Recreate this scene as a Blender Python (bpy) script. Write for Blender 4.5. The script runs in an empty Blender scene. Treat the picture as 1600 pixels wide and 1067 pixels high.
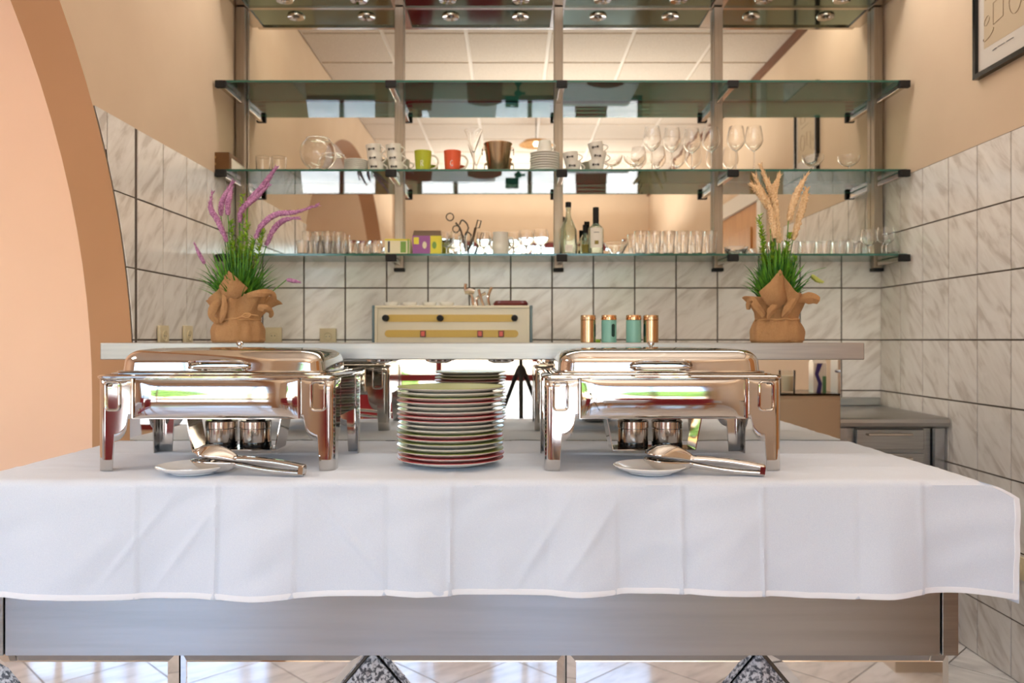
import bpy, bmesh, math, random
from mathutils import Vector, Matrix, noise
R = math.radians; PI = math.pi
sc = bpy.context.scene
col = sc.collection
H = 1.215                      # eye height above the floor
F = 1250.0
# ---------------------------------------------------------------- camera
cd = bpy.data.cameras.new('camera'); cam = bpy.data.objects.new('camera', cd); col.objects.link(cam)
cam.location = (0, 0, H); cam.rotation_euler = (R(90), 0, 0)
cd.sensor_width = 36; cd.lens = F*36/1600; cd.shift_y = -2.5/1600; cd.clip_start = .02
cd.dof.use_dof = True; cd.dof.focus_distance = 2.08; cd.dof.aperture_fstop = 3.2
sc.camera = cam
# ---------------------------------------------------------------- world, light, exposure
w = bpy.data.worlds.new('sky'); sc.world = w; w.use_nodes = True
wn = w.node_tree; wn.nodes.clear()
wo = wn.nodes.new('ShaderNodeOutputWorld'); wb = wn.nodes.new('ShaderNodeBackground')
wt = wn.nodes.new('ShaderNodeTexSky'); wt.sky_type = 'NISHITA'; wt.sun_disc = False
wt.sun_elevation = R(48); wt.sun_rotation = R(20); wt.dust_density = 4; wt.air_density = 1.0
wm = wn.nodes.new('ShaderNodeMix'); wm.data_type = 'RGBA'; wm.inputs[0].default_value = .55
wm.inputs[7].default_value = (.24, .41, .66, 1)
wn.links.new(wt.outputs[0], wm.inputs[6]); wn.links.new(wm.outputs[2], wb.inputs[0]); wn.links.new(wb.outputs[0], wo.inputs[0])
wb.inputs[1].default_value = 4.5
def arealight(name, loc, rot, sx, sy, energy, color=(1, 1, 1), portal=False):
    l = bpy.data.lights.new(name, 'AREA'); l.shape = 'RECTANGLE'; l.size = sx; l.size_y = sy
    l.energy = energy; l.color = color; l.cycles.is_portal = portal
    o = bpy.data.objects.new(name, l); col.objects.link(o); o.location = loc; o.rotation_euler = rot
    return o
arealight('window_portal', (.3, -2.9, 1.45), (R(90), 0, 0), 3.1, 2.3, 1, portal=True)
arealight('window_portal', (-3.3, -2.9, 1.45), (R(90), 0, 0), 3.2, 2.3, 1, portal=True)
FILL_TINT = (.97, .985, 1)  # slightly cool tint shared by the added fill lights
arealight('front_fill_up', (.2, -2.3, H+1.55), (R(172), 0, 0), 2.8, .25, 12, FILL_TINT)       # added fill near the front windows, shining up
arealight('canopy_fill_up', (.2, 3.72, H+1.72), (R(200), 0, 0), 2.9, .15, 18, FILL_TINT)    # added fill above the canopy, shining up, the canopy has no such lamp
arealight('room_fill_up', (.5, 1.5, H+1.15), (R(180), 0, 0), 2.0, 1.5, 38, FILL_TINT)  # added fill floating over the serving area, lights the ceiling, no fixture
arealight('room_fill_up', (.3, -1.1, H+1.15), (R(180), 0, 0), 2.4, 1.5, 66, FILL_TINT)  # second floating fill, added to brighten the room towards the windows
arealight('bar_fill_down', (.35, 3.42, H+1.915), (R(-8), 0, 0), 2.7, .22, 19, (1, .97, .93))    # added fill facing down over the bar, out of view, without a fixture
arealight('side_room_fill', (-3.3, 1.0, H+1.9), (0, 0, 0), 1.2, 1.2, 52, (1, .95, .9))  # added fill to brighten the side room, no lamp stands for it
sc.view_settings.view_transform = 'Standard'; sc.view_settings.look = 'None'
sc.view_settings.gamma = 1; sc.view_settings.use_curve_mapping = False
sc.view_settings.exposure = -0.17
cy = sc.cycles
cy.max_bounces = 14; cy.diffuse_bounces = 5; cy.glossy_bounces = 8; cy.transmission_bounces = 12; cy.transparent_max_bounces = 16
cy.sample_clamp_indirect = 6; cy.blur_glossy = .4; cy.use_denoising = True
# ---------------------------------------------------------------- helpers
def lin(c):
    return tuple(((v/255)/12.92 if v/255 <= .04045 else ((v/255+.055)/1.055)**2.4) for v in c)
def px(x, D): return (x-800)*D/F
def pz(y, D): return H+(531-y)*D/F
def P(x, y, D): return Vector((px(x, D), D, pz(y, D)))
M = {}
def mat(name, rgb, rough=.5, metal=0, **k):
    m = bpy.data.materials.new(name); m.use_nodes = True; nt = m.node_tree
    b = nt.nodes['Principled BSDF']; c = lin(rgb) if max(rgb) > 1.01 else rgb
    b.inputs['Base Color'].default_value = (*c, 1); b.inputs['Roughness'].default_value = rough
    b.inputs['Metallic'].default_value = metal
    for kk, v in k.items():
        b.inputs[kk.replace('_', ' ')].default_value = v
    M[name] = m; return m
def N(m, t, **k):
    n = m.node_tree.nodes.new(t)
    for a, v in k.items(): setattr(n, a, v)
    return n
def link(m, a, b): m.node_tree.links.new(a, b)
def bsdf(m): return m.node_tree.nodes['Principled BSDF']
def ramp(m, fac, stops):
    r = N(m, 'ShaderNodeValToRGB'); e = r.color_ramp.elements
    while len(e) < len(stops): e.new(.5)
    for i, (p, c) in enumerate(stops): e[i].position = p; e[i].color = (*lin(c), 1)
    link(m, fac, r.inputs[0]); return r
def noisetex(m, scale, detail=3, vec=None, rough=.5):
    n = N(m, 'ShaderNodeTexNoise'); n.inputs['Scale'].default_value = scale; n.inputs['Detail'].default_value = detail
    n.inputs['Roughness'].default_value = rough
    if vec: link(m, vec, n.inputs['Vector'])
    return n
def bump(m, h, strength, dist=.01):
    b = N(m, 'ShaderNodeBump'); b.inputs['Strength'].default_value = strength; b.inputs['Distance'].default_value = dist
    link(m, h, b.inputs['Height']); link(m, b.outputs[0], bsdf(m).inputs['Normal']); return b
def mapping(m, src='Object', scale=(1, 1, 1), rot=(0, 0, 0)):
    if src == 'Position': g = N(m, 'ShaderNodeNewGeometry').outputs['Position']
    else: g = N(m, 'ShaderNodeTexCoord').outputs[src]
    mp = N(m, 'ShaderNodeMapping'); mp.inputs['Scale'].default_value = scale; mp.inputs['Rotation'].default_value = rot
    link(m, g, mp.inputs['Vector']); return mp.outputs[0]
def varied(name, c1, c2, scale, rough=.6, metal=0, b=0, src='Position', stretch=(1, 1, 1), rot=(0, 0, 0), lo=.35, hi=.65, detail=4):
    m = mat(name, c1, rough, metal); v = mapping(m, src, stretch, rot); n = noisetex(m, scale, detail, v)
    r = ramp(m, n.outputs[0], [(lo, c1), (hi, c2)]); link(m, r.outputs[0], bsdf(m).inputs['Base Color'])
    if b: bump(m, n.outputs[0], b, .004)
    return m
varied('plaster', (215, 189, 160), (219, 194, 165), 3, .85, b=.05)
varied('peach_plaster', (240, 206, 180), (243, 210, 184), 2, .85, b=.05)
varied('arch_paint', (178, 134, 96), (184, 139, 101), 2, .8, b=.05)
varied('ceiling_tile', (192, 176, 158), (212, 197, 180), 160, .9, b=.3)
mat('ceiling_grid', (226, 214, 198), .6)
mat('grout', (92, 80, 70), .9)
mat('crown_brown', (110, 68, 44), .5)
def tilemat(name, c0, c1, c2, rough=.16):
    m = mat(name, c1, rough)
    pos = N(m, 'ShaderNodeNewGeometry').outputs['Position']; oi = N(m, 'ShaderNodeObjectInfo')
    sc_ = N(m, 'ShaderNodeVectorMath', operation='SCALE'); sc_.inputs[3].default_value = 9
    cb = N(m, 'ShaderNodeCombineXYZ'); link(m, oi.outputs['Random'], cb.inputs[0]); link(m, oi.outputs['Random'], cb.inputs[2])
    link(m, cb.outputs[0], sc_.inputs[0])
    ad = N(m, 'ShaderNodeVectorMath', operation='ADD'); link(m, pos, ad.inputs[0]); link(m, sc_.outputs[0], ad.inputs[1])
    # streaks run up to the right: rotate about the view axis then stretch
    mp = N(m, 'ShaderNodeMapping'); mp.vector_type = 'TEXTURE'; mp.inputs['Rotation'].default_value = (R(38), R(-38), 0)
    mp.inputs['Scale'].default_value = (4.5, 4.5, 1); link(m, ad.outputs[0], mp.inputs['Vector'])
    n = noisetex(m, 26, 4, mp.outputs[0], .55); n.inputs['Distortion'].default_value = .5
    r = ramp(m, n.outputs[0], [(.34, c0), (.48, c1), (.62, c2)]); link(m, r.outputs[0], bsdf(m).inputs['Base Color'])
    bump(m, n.outputs[0], .06, .002)
    return m
tilemat('wall_tile', (208, 199, 190), (231, 225, 218), (239, 234, 228))
tilemat('floor_tile', (205, 203, 202), (224, 222, 219), (236, 234, 231), .12)
mat('chrome', (206, 202, 197), .06, 1)
mat('chrome_soft', (205, 196, 186), .16, 1)
m = varied('upright_steel', (148, 136, 122), (160, 148, 134), 6, .38, 1, src='Position', stretch=(30, 30, 1))
m = varied('steel', (160, 158, 155), (172, 170, 167), 6, .28, 1, src='Position', stretch=(1, 1, 30))
m = varied('shelf_steel', (166, 164, 160), (176, 173, 168), 8, .40, 1, src='Position', stretch=(.6, 1, 14))
m2 = varied('brushed', (172, 174, 178), (181, 183, 187), 3, .33, 1, src='Position', stretch=(.6, 1, 14))
bsdf(m2).inputs['Anisotropic'].default_value = .5; bsdf(m2).inputs['Roughness'].default_value = .24
mat('dark_steel', (95, 92, 88), .25, 1)
mat('black_plastic', (10, 9, 9), .7)
mat('black_gloss', (10, 10, 10), .15)
mat('mirror', (226, 224, 216), .0, 1)
mat('mirror_front', (228, 230, 232), .03, 1)
mat('glass_green_mirror', (122, 140, 124), .08, 1)
mat('ceramic', (226, 220, 210), .12); mat('ceramic_shadow', (205, 198, 186), .2)
mat('ceramic_white', (238, 237, 234), .12)
mat('rim_green', (150, 156, 84), .4); mat('rim_red', (178, 66, 66), .35); mat('rim_grey', (176, 172, 160), .2)
mat('mug_green', (178, 184, 52), .15); mat('mug_red', (226, 94, 60), .15); mat('mug_inside', (235, 228, 214), .2)
mat('cup_print', (60, 55, 52), .5)
def glassmat(name, c, rough=0.0, ior=1.45):
    m = mat(name, c, rough); b = bsdf(m); b.inputs['Transmission Weight'].default_value = 1; b.inputs['IOR'].default_value = ior; return m
glassmat('glass', (1, 1, 1)); glassmat('bottle_glass', lin((226, 234, 226)))
# clear sheets: thin glass that passes light straight through and mirrors by angle
def sheet(name, tint, ior=1.5, refl=(1, 1, 1)):
    m = mat(name, tint); nt = m.node_tree; nt.nodes.remove(bsdf(m)); out = nt.nodes['Material Output']
    t = N(m, 'ShaderNodeBsdfTransparent'); t.inputs[0].default_value = (*lin(tint), 1)
    g = N(m, 'ShaderNodeBsdfGlossy'); g.inputs[0].default_value = (*refl, 1); g.inputs[1].default_value = 0.0
    f = N(m, 'ShaderNodeFresnel'); f.inputs[0].default_value = ior
    x = N(m, 'ShaderNodeMixShader'); link(m, f.outputs[0], x.inputs[0]); link(m, t.outputs[0], x.inputs[1]); link(m, g.outputs[0], x.inputs[2])
    link(m, x.outputs[0], out.inputs[0]); return m
sheet('window_glass', (250, 252, 252)); sheet('shelf_glass', (238, 247, 240), 1.5)
sheet('thin_glass', (253, 254, 253), 1.3)
mat('glass_edge', (58, 120, 104), .1, 0, Transmission_Weight=.35)
def fabric(name, c1, c2, sc_=900, b=.15, rough=.85):
    m = varied(name, c1, c2, sc_, rough, b=b, src='Object'); bsdf(m).inputs['Sheen Weight'].default_value = .15; return m
mat('hem_white', (240, 243, 248), .8); fabric('linen_white', (214, 223, 236), (222, 230, 241), 500, .06)
m = mat('burlap', (190, 145, 98), .95)
v = mapping(m, 'Object', (1, 1, 1)); wv = N(m, 'ShaderNodeTexWave'); wv.inputs['Scale'].default_value = 140; wv.bands_direction = 'Z'; link(m, v, wv.inputs['Vector'])
nn = noisetex(m, 260, 3, v); mx = N(m, 'ShaderNodeMath', operation='ADD'); link(m, wv.outputs[1], mx.inputs[0]); link(m, nn.outputs[0], mx.inputs[1])
mu = N(m, 'ShaderNodeMath', operation='MULTIPLY'); mu.inputs[1].default_value = .5; link(m, mx.outputs[0], mu.inputs[0])
r = ramp(m, mu.outputs[0], [(.3, (172, 126, 82)), (.7, (204, 160, 112))]); link(m, r.outputs[0], bsdf(m).inputs['Base Color']); 
wr = noisetex(m, 42, 3, v, .6); ad2 = N(m, 'ShaderNodeMath', operation='MULTIPLY_ADD'); ad2.inputs[1].default_value = .25; link(m, mu.outputs[0], ad2.inputs[0]); link(m, wr.outputs[0], ad2.inputs[2])
bump(m, ad2.outputs[0], .8, .010)
mat('jute', (196, 152, 104), .95)
varied('blade_green', (24, 92, 26), (104, 164, 40), 30, .5, src='Position', detail=2)
varied('sprig_green', (120, 170, 40), (168, 196, 60), 40, .6, src='Position')
varied('lavender', (158, 100, 142), (206, 152, 190), 160, .9, src='Position')
varied('cream_plume', (222, 186, 140), (240, 212, 172), 160, .9, src='Position')
mat('pale_sprig', (200, 205, 110), .7)
mat('soil', (40, 34, 28), .9)
mat('cream_panel', (222, 212, 182), .3); mat('yellow_strip', (205, 168, 52), .35)
mat('side_blue', (104, 126, 132), .4); mat('switch_red', (214, 74, 40), .3); mat('dark_red', (92, 20, 18), .3)
mat('copper_lid', (214, 172, 130), .18, 1); mat('copper_tin', (206, 176, 140), .25, 1)
mat('teal_tin', (124, 180, 166), .35); mat('teal_dark', (18, 60, 56), .3)
mat('socket_cream', (222, 206, 168), .4)
varied('menu_brown', (98, 62, 20), (112, 74, 28), 12, .5)
mat('gold_print', (170, 136, 84), .5); mat('paper', (228, 218, 200), .8)
mat('tea_yellow', (226, 214, 60), .5); mat('tea_green', (120, 160, 70), .5); mat('tea_cream', (234, 224, 190), .5)
mat('tea_purple', (150, 84, 150), .5); mat('box_flap', (110, 84, 66), .7); mat('tea_dark', (50, 46, 60), .5)
mat('label_white', (232, 226, 214), .5); mat('label_olive', (140, 124, 50), .5)
varied('granite', (70, 76, 84), (206, 208, 212), 120, .3, lo=.42, hi=.58, detail=3)
mat('poster_paper', (200, 180, 150), .6); mat('poster_white', (214, 206, 196), .6); mat('poster_ink', (120, 92, 66), .7); mat('poster_grey', (150, 150, 156), .7)
varied('oak', (196, 132, 70), (214, 152, 88), 5, .4, src='Position', stretch=(6, 6, .6)); mat('white_paint', (236, 230, 220), .5)
varied('wicker', (168, 122, 74), (206, 160, 104), 90, .8, b=.5)
mat('red_vinyl', (150, 20, 38), .35); mat('red_paint', (128, 26, 26), .35); mat('purple_cloth', (104, 40, 70), .7)
varied('paving', (190, 184, 174), (206, 200, 190), 2, .9); varied('hedge_leaf', (54, 92, 34), (110, 150, 60), 14, .8, detail=6)
varied('facade', (214, 200, 176), (222, 208, 186), 1, .9); mat('car_blue', (90, 110, 140), .3)
mat('candle_wax', (240, 232, 208), .6); mat('carton_blue', (58, 54, 130), .5); mat('carton_green', (90, 140, 100), .5); mat('beige_panel', (206, 190, 168), .5)
e = mat('lamp_bulb', (255, 230, 200)); bsdf(e).inputs['Emission Color'].default_value = (1, .85, .68, 1); bsdf(e).inputs['Emission Strength'].default_value = 6

class MB:
    def __init__(s): s.v = []; s.f = []; s.mi = []; s.m = 0
    def add(s, vs, fs, mi=None):
        o = len(s.v); s.v += [tuple(v) for v in vs]; s.f += [tuple(i+o for i in f) for f in fs]; s.mi += [s.m if mi is None else mi]*len(fs); return s
    def box(s, x0, x1, y0, y1, z0, z1, mi=None, bev=0):
        if bev:
            bm = bmesh.new(); bmesh.ops.create_cube(bm, size=1)
            for v in bm.verts: v.co = ((x0+x1)/2+v.co.x*(x1-x0), (y0+y1)/2+v.co.y*(y1-y0), (z0+z1)/2+v.co.z*(z1-z0))
            bmesh.ops.bevel(bm, geom=bm.edges[:], offset=bev, segments=2, affect='EDGES', profile=.5)
            bm.verts.index_update(); s.add([v.co[:] for v in bm.verts], [[v.index for v in f.verts] for f in bm.faces], mi); bm.free(); return s
        v = [(x, y, z) for z in (z0, z1) for y in (y0, y1) for x in (x0, x1)]
        return s.add(v, [(0, 2, 3, 1), (4, 5, 7, 6), (0, 1, 5, 4), (2, 6, 7, 3), (0, 4, 6, 2), (1, 3, 7, 5)], mi)
    def lathe(s, prof, seg=24, c=(0, 0, 0), mi=None, close=False, a0=0, a1=2*PI):
        full = abs(a1-a0-2*PI) < 1e-6; n = seg if full else seg+1; vs = []
        for r, z in prof:
            for k in range(n):
                a = a0+(a1-a0)*k/seg; vs.append((c[0]+r*math.cos(a), c[1]+r*math.sin(a), c[2]+z))
        fs = []; m = len(prof)
        for i in range(m if close else m-1):
            j = (i+1) % m
            for k in range(seg):
                k2 = (k+1) % n; fs.append((i*n+k, i*n+k2, j*n+k2, j*n+k))
        if not close and full:
            if prof[0][0] > 1e-6: fs.append(tuple(reversed(range(n))))
            if prof[-1][0] > 1e-6: fs.append(tuple((m-1)*n+k for k in range(n)))
        return s.add(vs, fs, mi)
    def tube(s, pts, r, seg=8, mi=None, closed=False, flat=1.0):
        pts = [Vector(p) for p in pts]; n = len(pts); vs = []
        rr = r if isinstance(r, (list, tuple)) else [r]*n
        up = Vector((0, 0, 1)); nrm = None
        for i, p in enumerate(pts):
            if closed: t = pts[(i+1) % n]-pts[i-1]
            else: t = pts[min(i+1, n-1)]-pts[max(i-1, 0)]
            t.normalize()
            if nrm is None: nrm = t.cross(up) if abs(t.dot(up)) < .95 else t.cross(Vector((1, 0, 0)))
            nrm = (nrm-t*nrm.dot(t)).normalized(); b = t.cross(nrm)
            for k in range(seg):
                a = 2*PI*k/seg; vs.append(p+nrm*math.cos(a)*rr[i]+b*math.sin(a)*rr[i]*flat)
        fs = []
        for i in range(n if closed else n-1):
            j = (i+1) % n
            for k in range(seg): fs.append((i*seg+k, i*seg+(k+1) % seg, j*seg+(k+1) % seg, j*seg+k))
        if not closed: fs += [tuple(reversed(range(seg))), tuple((n-1)*seg+k for k in range(seg))]
        return s.add(vs, fs, mi)
    def grid(s, nu, nv, fn, mi=None, flip=False):
        vs = [fn(i/(nu-1), j/(nv-1)) for j in range(nv) for i in range(nu)]
        fs = [(j*nu+i, j*nu+i+1, (j+1)*nu+i+1, (j+1)*nu+i) for j in range(nv-1) for i in range(nu-1)]
        if flip: fs = [tuple(reversed(f)) for f in fs]
        return s.add(vs, fs, mi)
    def loft(s, rings, mi=None, cap0=True, cap1=True, closed=False):
        n = len(rings[0]); vs = [p for r in rings for p in r]; fs = []; m = len(rings)
        for i in range(m if closed else m-1):
            j = (i+1) % m
            for k in range(n): fs.append((i*n+k, i*n+(k+1) % n, j*n+(k+1) % n, j*n+k))
        if cap0 and not closed: fs.append(tuple(reversed(range(n))))
        if cap1 and not closed: fs.append(tuple((m-1)*n+k for k in range(n)))
        return s.add(vs, fs, mi)
    def poly(s, pts, th, mi=None):     # convex/concave outline (list of 3D), thickness vector
        t = Vector(th); n = len(pts); a = [Vector(p) for p in pts]; b = [p+t for p in a]
        return s.add(a+b, [tuple(range(n)), tuple(reversed(range(n, 2*n)))]+[(i, n+i, n+(i+1) % n, (i+1) % n) for i in range(n)], mi)
def build(name, mb, mats, parent=None, smooth=35, loc=None, rz=0):
    me = bpy.data.meshes.new(name); me.from_pydata(mb.v, [], mb.f)
    if isinstance(mats, str): mats = [mats]
    for x in mats: me.materials.append(M[x])
    if len(mats) > 1: me.polygons.foreach_set('material_index', mb.mi)
    bm = bmesh.new(); bm.from_mesh(me); bmesh.ops.recalc_face_normals(bm, faces=bm.faces); bm.to_mesh(me); bm.free()
    if smooth:
        me.shade_smooth()
        try: me.set_sharp_from_angle(angle=R(smooth))
        except Exception: pass
    o = bpy.data.objects.new(name, me); col.objects.link(o)
    if parent: o.parent = parent
    if loc: o.location = loc
    if rz: o.rotation_euler.z = rz
    return o
def tag(o, label=None, cat=None, group=None, kind=None):
    if label: o['label'] = label
    if cat: o['category'] = cat
    if group: o['group'] = group
    if kind: o['kind'] = kind
    return o
def empty(name, loc, rz=0, label=None, cat=None, group=None, kind=None):
    o = bpy.data.objects.new(name, None); col.objects.link(o); o.location = loc; o.rotation_euler.z = rz; o.empty_display_size = .05
    return tag(o, label, cat, group, kind)
def copy_tree(o, parent=None):
    c = o.copy(); col.objects.link(c); c.parent = parent
    for ch in list(o.children): copy_tree(ch, c)
    return c
def used_copy(proto, loc, rz, label, group, scale=None):
    if not proto.get('_used'): proto['_used'] = 1; o = proto
    else: o = copy_tree(proto)
    o.location = loc; o.rotation_euler.z = rz
    if scale: o.scale = scale
    if label: o['label'] = label
    if group: o['group'] = group
    return o
def rrect(w_, d, r, z, cx=0, cy=0, seg=5):
    pts = []
    for (sx, sy, a0) in ((1, 1, 0), (-1, 1, 90), (-1, -1, 180), (1, -1, 270)):
        for k in range(seg+1):
            a = R(a0+90*k/seg); pts.append((cx+sx*(w_/2-r)+r*math.cos(a), cy+sy*(d/2-r)+r*math.sin(a), z))
    return pts
def spline(pts, n=8):
    pts = [Vector(p) for p in pts]; out = []
    for i in range(len(pts)-1):
        p0 = pts[max(i-1, 0)]; p1 = pts[i]; p2 = pts[i+1]; p3 = pts[min(i+2, len(pts)-1)]
        for k in range(n):
            t = k/n; out.append(.5*((2*p1)+(p2-p0)*t+(2*p0-5*p1+4*p2-p3)*t*t+(3*p1-p0-3*p2+p3)*t**3))
    out.append(pts[-1]); return out

# ================================================================ ROOM
XL, XR, YB, YF, ZC = -1.34, 1.80, 3.90, -2.75, H+1.93
XLL = -5.0
# floor: slab + diagonal tiles
def clip(poly, ax, val, keep_less):
    out = []
    for i in range(len(poly)):
        a, b = poly[i], poly[(i+1) % len(poly)]
        ia = (a[ax] <= val) == keep_less; ib = (b[ax] <= val) == keep_less
        if ia: out.append(a)
        if ia != ib:
            t = (val-a[ax])/(b[ax]-a[ax]); out.append((a[0]+(b[0]-a[0])*t, a[1]+(b[1]-a[1])*t))
    return out
floor = build('floor', MB().box(XLL, 1.95, YF-.15, YB+.1, -.1, -.006), 'grout', smooth=0); tag(floor, kind='structure')
build('floor_slab', MB().box(XLL, XL-1.004, YF, 3.3, -.0059, -.001), 'floor_tile', floor, 0)
s_ = .33; hd = s_/math.sqrt(2)
full_me = None
for i in range(-30, 31):
    for j in range(-30, 31):
        cx, cyy = i*hd, j*hd+.2
        if (i+j) % 2: continue
        if cx < XL-1.2 or cx > XR+.3 or cyy < YF-.3 or cyy > YB+.3: continue
        g = hd-.004
        pl = [(cx+g, cyy), (cx, cyy+g), (cx-g, cyy), (cx, cyy-g)]
        q = pl
        for ax, val, kl in ((0, XL-1.0, False), (0, XR, True), (1, YF, False), (1, YB, True)):
            q = clip(q, ax, val, kl)
            if len(q) < 3: break
        if len(q) < 3: continue
        if q == pl:
            if full_me is None:
                o = build('floor_tile', MB().poly([(x-cx, y-cyy, 0) for x, y in pl], (0, 0, -.006)), 'floor_tile', floor, 0, (cx, cyy, 0)); full_me = o.data
            else:
                o = bpy.data.objects.new('floor_tile', full_me); col.objects.link(o); o.parent = floor; o.location = (cx, cyy, 0)
        else: build('floor_tile', MB().poly([(x, y, 0) for x, y in q], (0, 0, -.006)), 'floor_tile', floor, 0)
# ceiling with grid and boards
ceil = build('ceiling', MB().box(XLL, 1.95, YF-.15, YB+.1, ZC+.012, ZC+.12), 'ceiling_grid', smooth=0); tag(ceil, kind='structure')
gp = .53; xs = [-1.34]+[-.82+gp*k for k in range(5)]+[1.8]; ys = []
y = 2.19
while y > YF: ys.append(y); y -= gp
ys = [YF]+sorted(ys)+[2.19+gp, 2.19+2*gp, 2.19+3*gp, YB]
cm = {}
for i in range(len(xs)-1):
    for j in range(len(ys)-1):
        a, b = xs[i+1]-xs[i]-.026, ys[j+1]-ys[j]-.026
        if a < .02 or b < .02: continue
        key = (round(a, 3), round(b, 3)); loc = ((xs[i]+xs[i+1])/2, (ys[j]+ys[j+1])/2, ZC)
        if key not in cm: o = build('ceiling_board', MB().box(-a/2, a/2, -b/2, b/2, 0, .012), 'ceiling_tile', ceil, 0, loc); cm[key] = o.data
        else: o = bpy.data.objects.new('ceiling_board', cm[key]); col.objects.link(o); o.parent = ceil; o.location = loc
# walls
wback = build('wall_back', MB().box(XLL, 1.95, YB, YB+.12, 0, ZC+.01), 'plaster', smooth=0); tag(wback, kind='structure')
wright = build('wall_right', MB().box(XR, XR+.15, YF, YB, 0, ZC+.01), 'plaster', smooth=0); tag(wright, kind='structure')
# left wall with the arched opening (two storeys of strip: above the arch and beside it)
CY, CZ, CR = .962, H-.223, 1.868
mb = MB(); T = .143
def slab(y0, y1, z0, z1): mb.box(XL-T, XL, y0, y1, z0, z1)
mb.box(XL-T, XL, CY+CR, YB, 0, ZC+.01); mb.box(XL-T, XL, CY-CR-.3, CY-CR, 0, ZC+.01)
n = 48; arc = [(CY+CR*math.cos(PI*k/n), CZ+CR*math.sin(PI*k/n)) for k in range(n+1)]
for k in range(n):
    (ya, za), (yb, zb) = arc[k], arc[k+1]
    mb.add([(XL, ya, za), (XL, yb, zb), (XL, yb, ZC+.01), (XL, ya, ZC+.01), (XL-T, ya, za), (XL-T, yb, zb), (XL-T, yb, ZC+.01), (XL-T, ya, ZC+.01)],
           [(0, 1, 2, 3), (4, 7, 6, 5)])
wleft = build('wall_left', mb, 'plaster', smooth=0); tag(wleft, kind='structure')
mb = MB(); e_ = .002; prof = [(CY+CR, 0)]+arc+[(CY-CR, 0)]
vs = []; 
for (a, b) in prof:
    dx, dz = (CY-a), (CZ-b) if b >= CZ else 0; L = math.hypot(dx, dz); 
    vs += [(XL+.001, a+dx/L*e_, b+dz/L*e_), (XL-T-.001, a+dx/L*e_, b+dz/L*e_)]
mb.add(vs, [(2*i, 2*i+1, 2*i+3, 2*i+2) for i in range(len(prof)-1)])
o = build('arch_reveal', mb, 'arch_paint', wleft, 60)
# side room shell seen through the arch
side = build('wall_side', MB().box(XLL-.12, XLL, YF, YB, 0, ZC+.01), 'peach_plaster', smooth=0); tag(side, kind='structure')
far = build('wall_far', MB().box(XLL, XL-T-.02, 3.3, 3.4, 0, ZC), 'peach_plaster', smooth=0); tag(far, kind='structure')
# front wall (behind the camera) with two window openings
WZ0, WZ1 = .3, 2.5
w1 = (-1.25, 1.72); w2 = (-4.7, -1.75)
mb = MB()
mb.box(XLL, 1.95, YF-.15, YF, 0, WZ0); mb.box(XLL, 1.95, YF-.15, YF, WZ1, ZC+.01)
mb.box(XLL, w2[0], YF-.15, YF, WZ0, WZ1); mb.box(w2[1], w1[0], YF-.15, YF, WZ0, WZ1); mb.box(w1[1], 1.95, YF-.15, YF, WZ0, WZ1)
tag(build('wall_front', mb, 'plaster', smooth=0), kind='structure')
for wi, (a, b) in enumerate((w1, w2)):
    win = empty('window_%d' % (wi+1), ((a+b)/2, YF-.08, WZ0), kind='structure'); hw = (b-a)/2; hh = WZ1-WZ0
    f = MB(); f.box(-hw, hw, -.03, .03, 0, .06); f.box(-hw, hw, -.03, .03, hh-.07, hh); f.box(-hw, -hw+.06, -.03, .03, 0, hh); f.box(hw-.06, hw, -.03, .03, 0, hh)
    build('window_frame', f, 'red_paint', win, 0)
    build('transom', MB().box(-hw, hw, -.03, .03, H-.42-WZ0, H-.35-WZ0), 'red_paint', win, 0)
    for fx in (-.33, 0, .33)[:]:
        build('mullion', MB().box(fx*2*hw-.03, fx*2*hw+.03, -.025, .025, 0, hh), 'red_paint', win, 0)
    build('pane', MB().add([(-hw, 0, 0), (hw, 0, 0), (hw, 0, hh), (-hw, 0, hh)], [(0, 1, 2, 3)]), 'window_glass', win, 0)
# trim
tag(build('trim_1', MB().box(XR-.03, XR, YF, YB, ZC-.045, ZC), 'crown_brown', smooth=0), kind='structure')
# tiles -------------------------------------------------------
ZT = [-1.215, -1.003, -.753, -.503, -.2465, 0.0, .2527, .502, .752]
tm = {}
def tilewall(wall, us, zs, place, rz):
    for i in range(len(us)-1):
        for j in range(len(zs)-1):
            a = abs(us[i+1]-us[i])-.006; b = zs[j+1]-zs[j]-.0055
            if a < .01 or b < .01: continue
            x, y = place((us[i]+us[i+1])/2); loc = (x, y, H+(zs[j]+zs[j+1])/2); key = (round(a, 3), round(b, 3))
            if key not in tm:
                c = .0008; t = .0035
                me = MB().add([(-a/2, 0, -b/2), (a/2, 0, -b/2), (a/2, 0, b/2), (-a/2, 0, b/2), (-a/2+c, -t, -b/2+c), (a/2-c, -t, -b/2+c), (a/2-c, -t, b/2-c), (-a/2+c, -t, b/2-c)],
                              [(4, 5, 6, 7), (0, 1, 5, 4), (1, 2, 6, 5), (2, 3, 7, 6), (3, 0, 4, 7)])
                o = build('wall_tile', me, 'wall_tile', wall, 0, loc, rz); tm[key] = o.data
            else:
                o = bpy.data.objects.new('wall_tile', tm[key]); col.objects.link(o); o.parent = wall; o.location = loc; o.rotation_euler.z = rz
ub = [1.80]+[1.604-.2013*k for k in range(15)]+[XL]
build('grout', MB().box(XL+.001, XR-.001, YB-.003, YB-.0005, 0, H+.40), 'grout', wback, 0)
tilewall(wback, ub, ZT[:7]+[.40], lambda u: (u, YB-.003), 0)
ur = [3.892, 3.697, 3.495, 3.288, 3.085, 2.877, 2.672, 2.467]
build('grout', MB().box(XR-.003, XR-.0005, 2.467, YB-.001, 0, H+.752), 'grout', wright, 0)
tilewall(wright, ur, ZT, lambda u: (XR-.003, u), R(-90))
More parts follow.
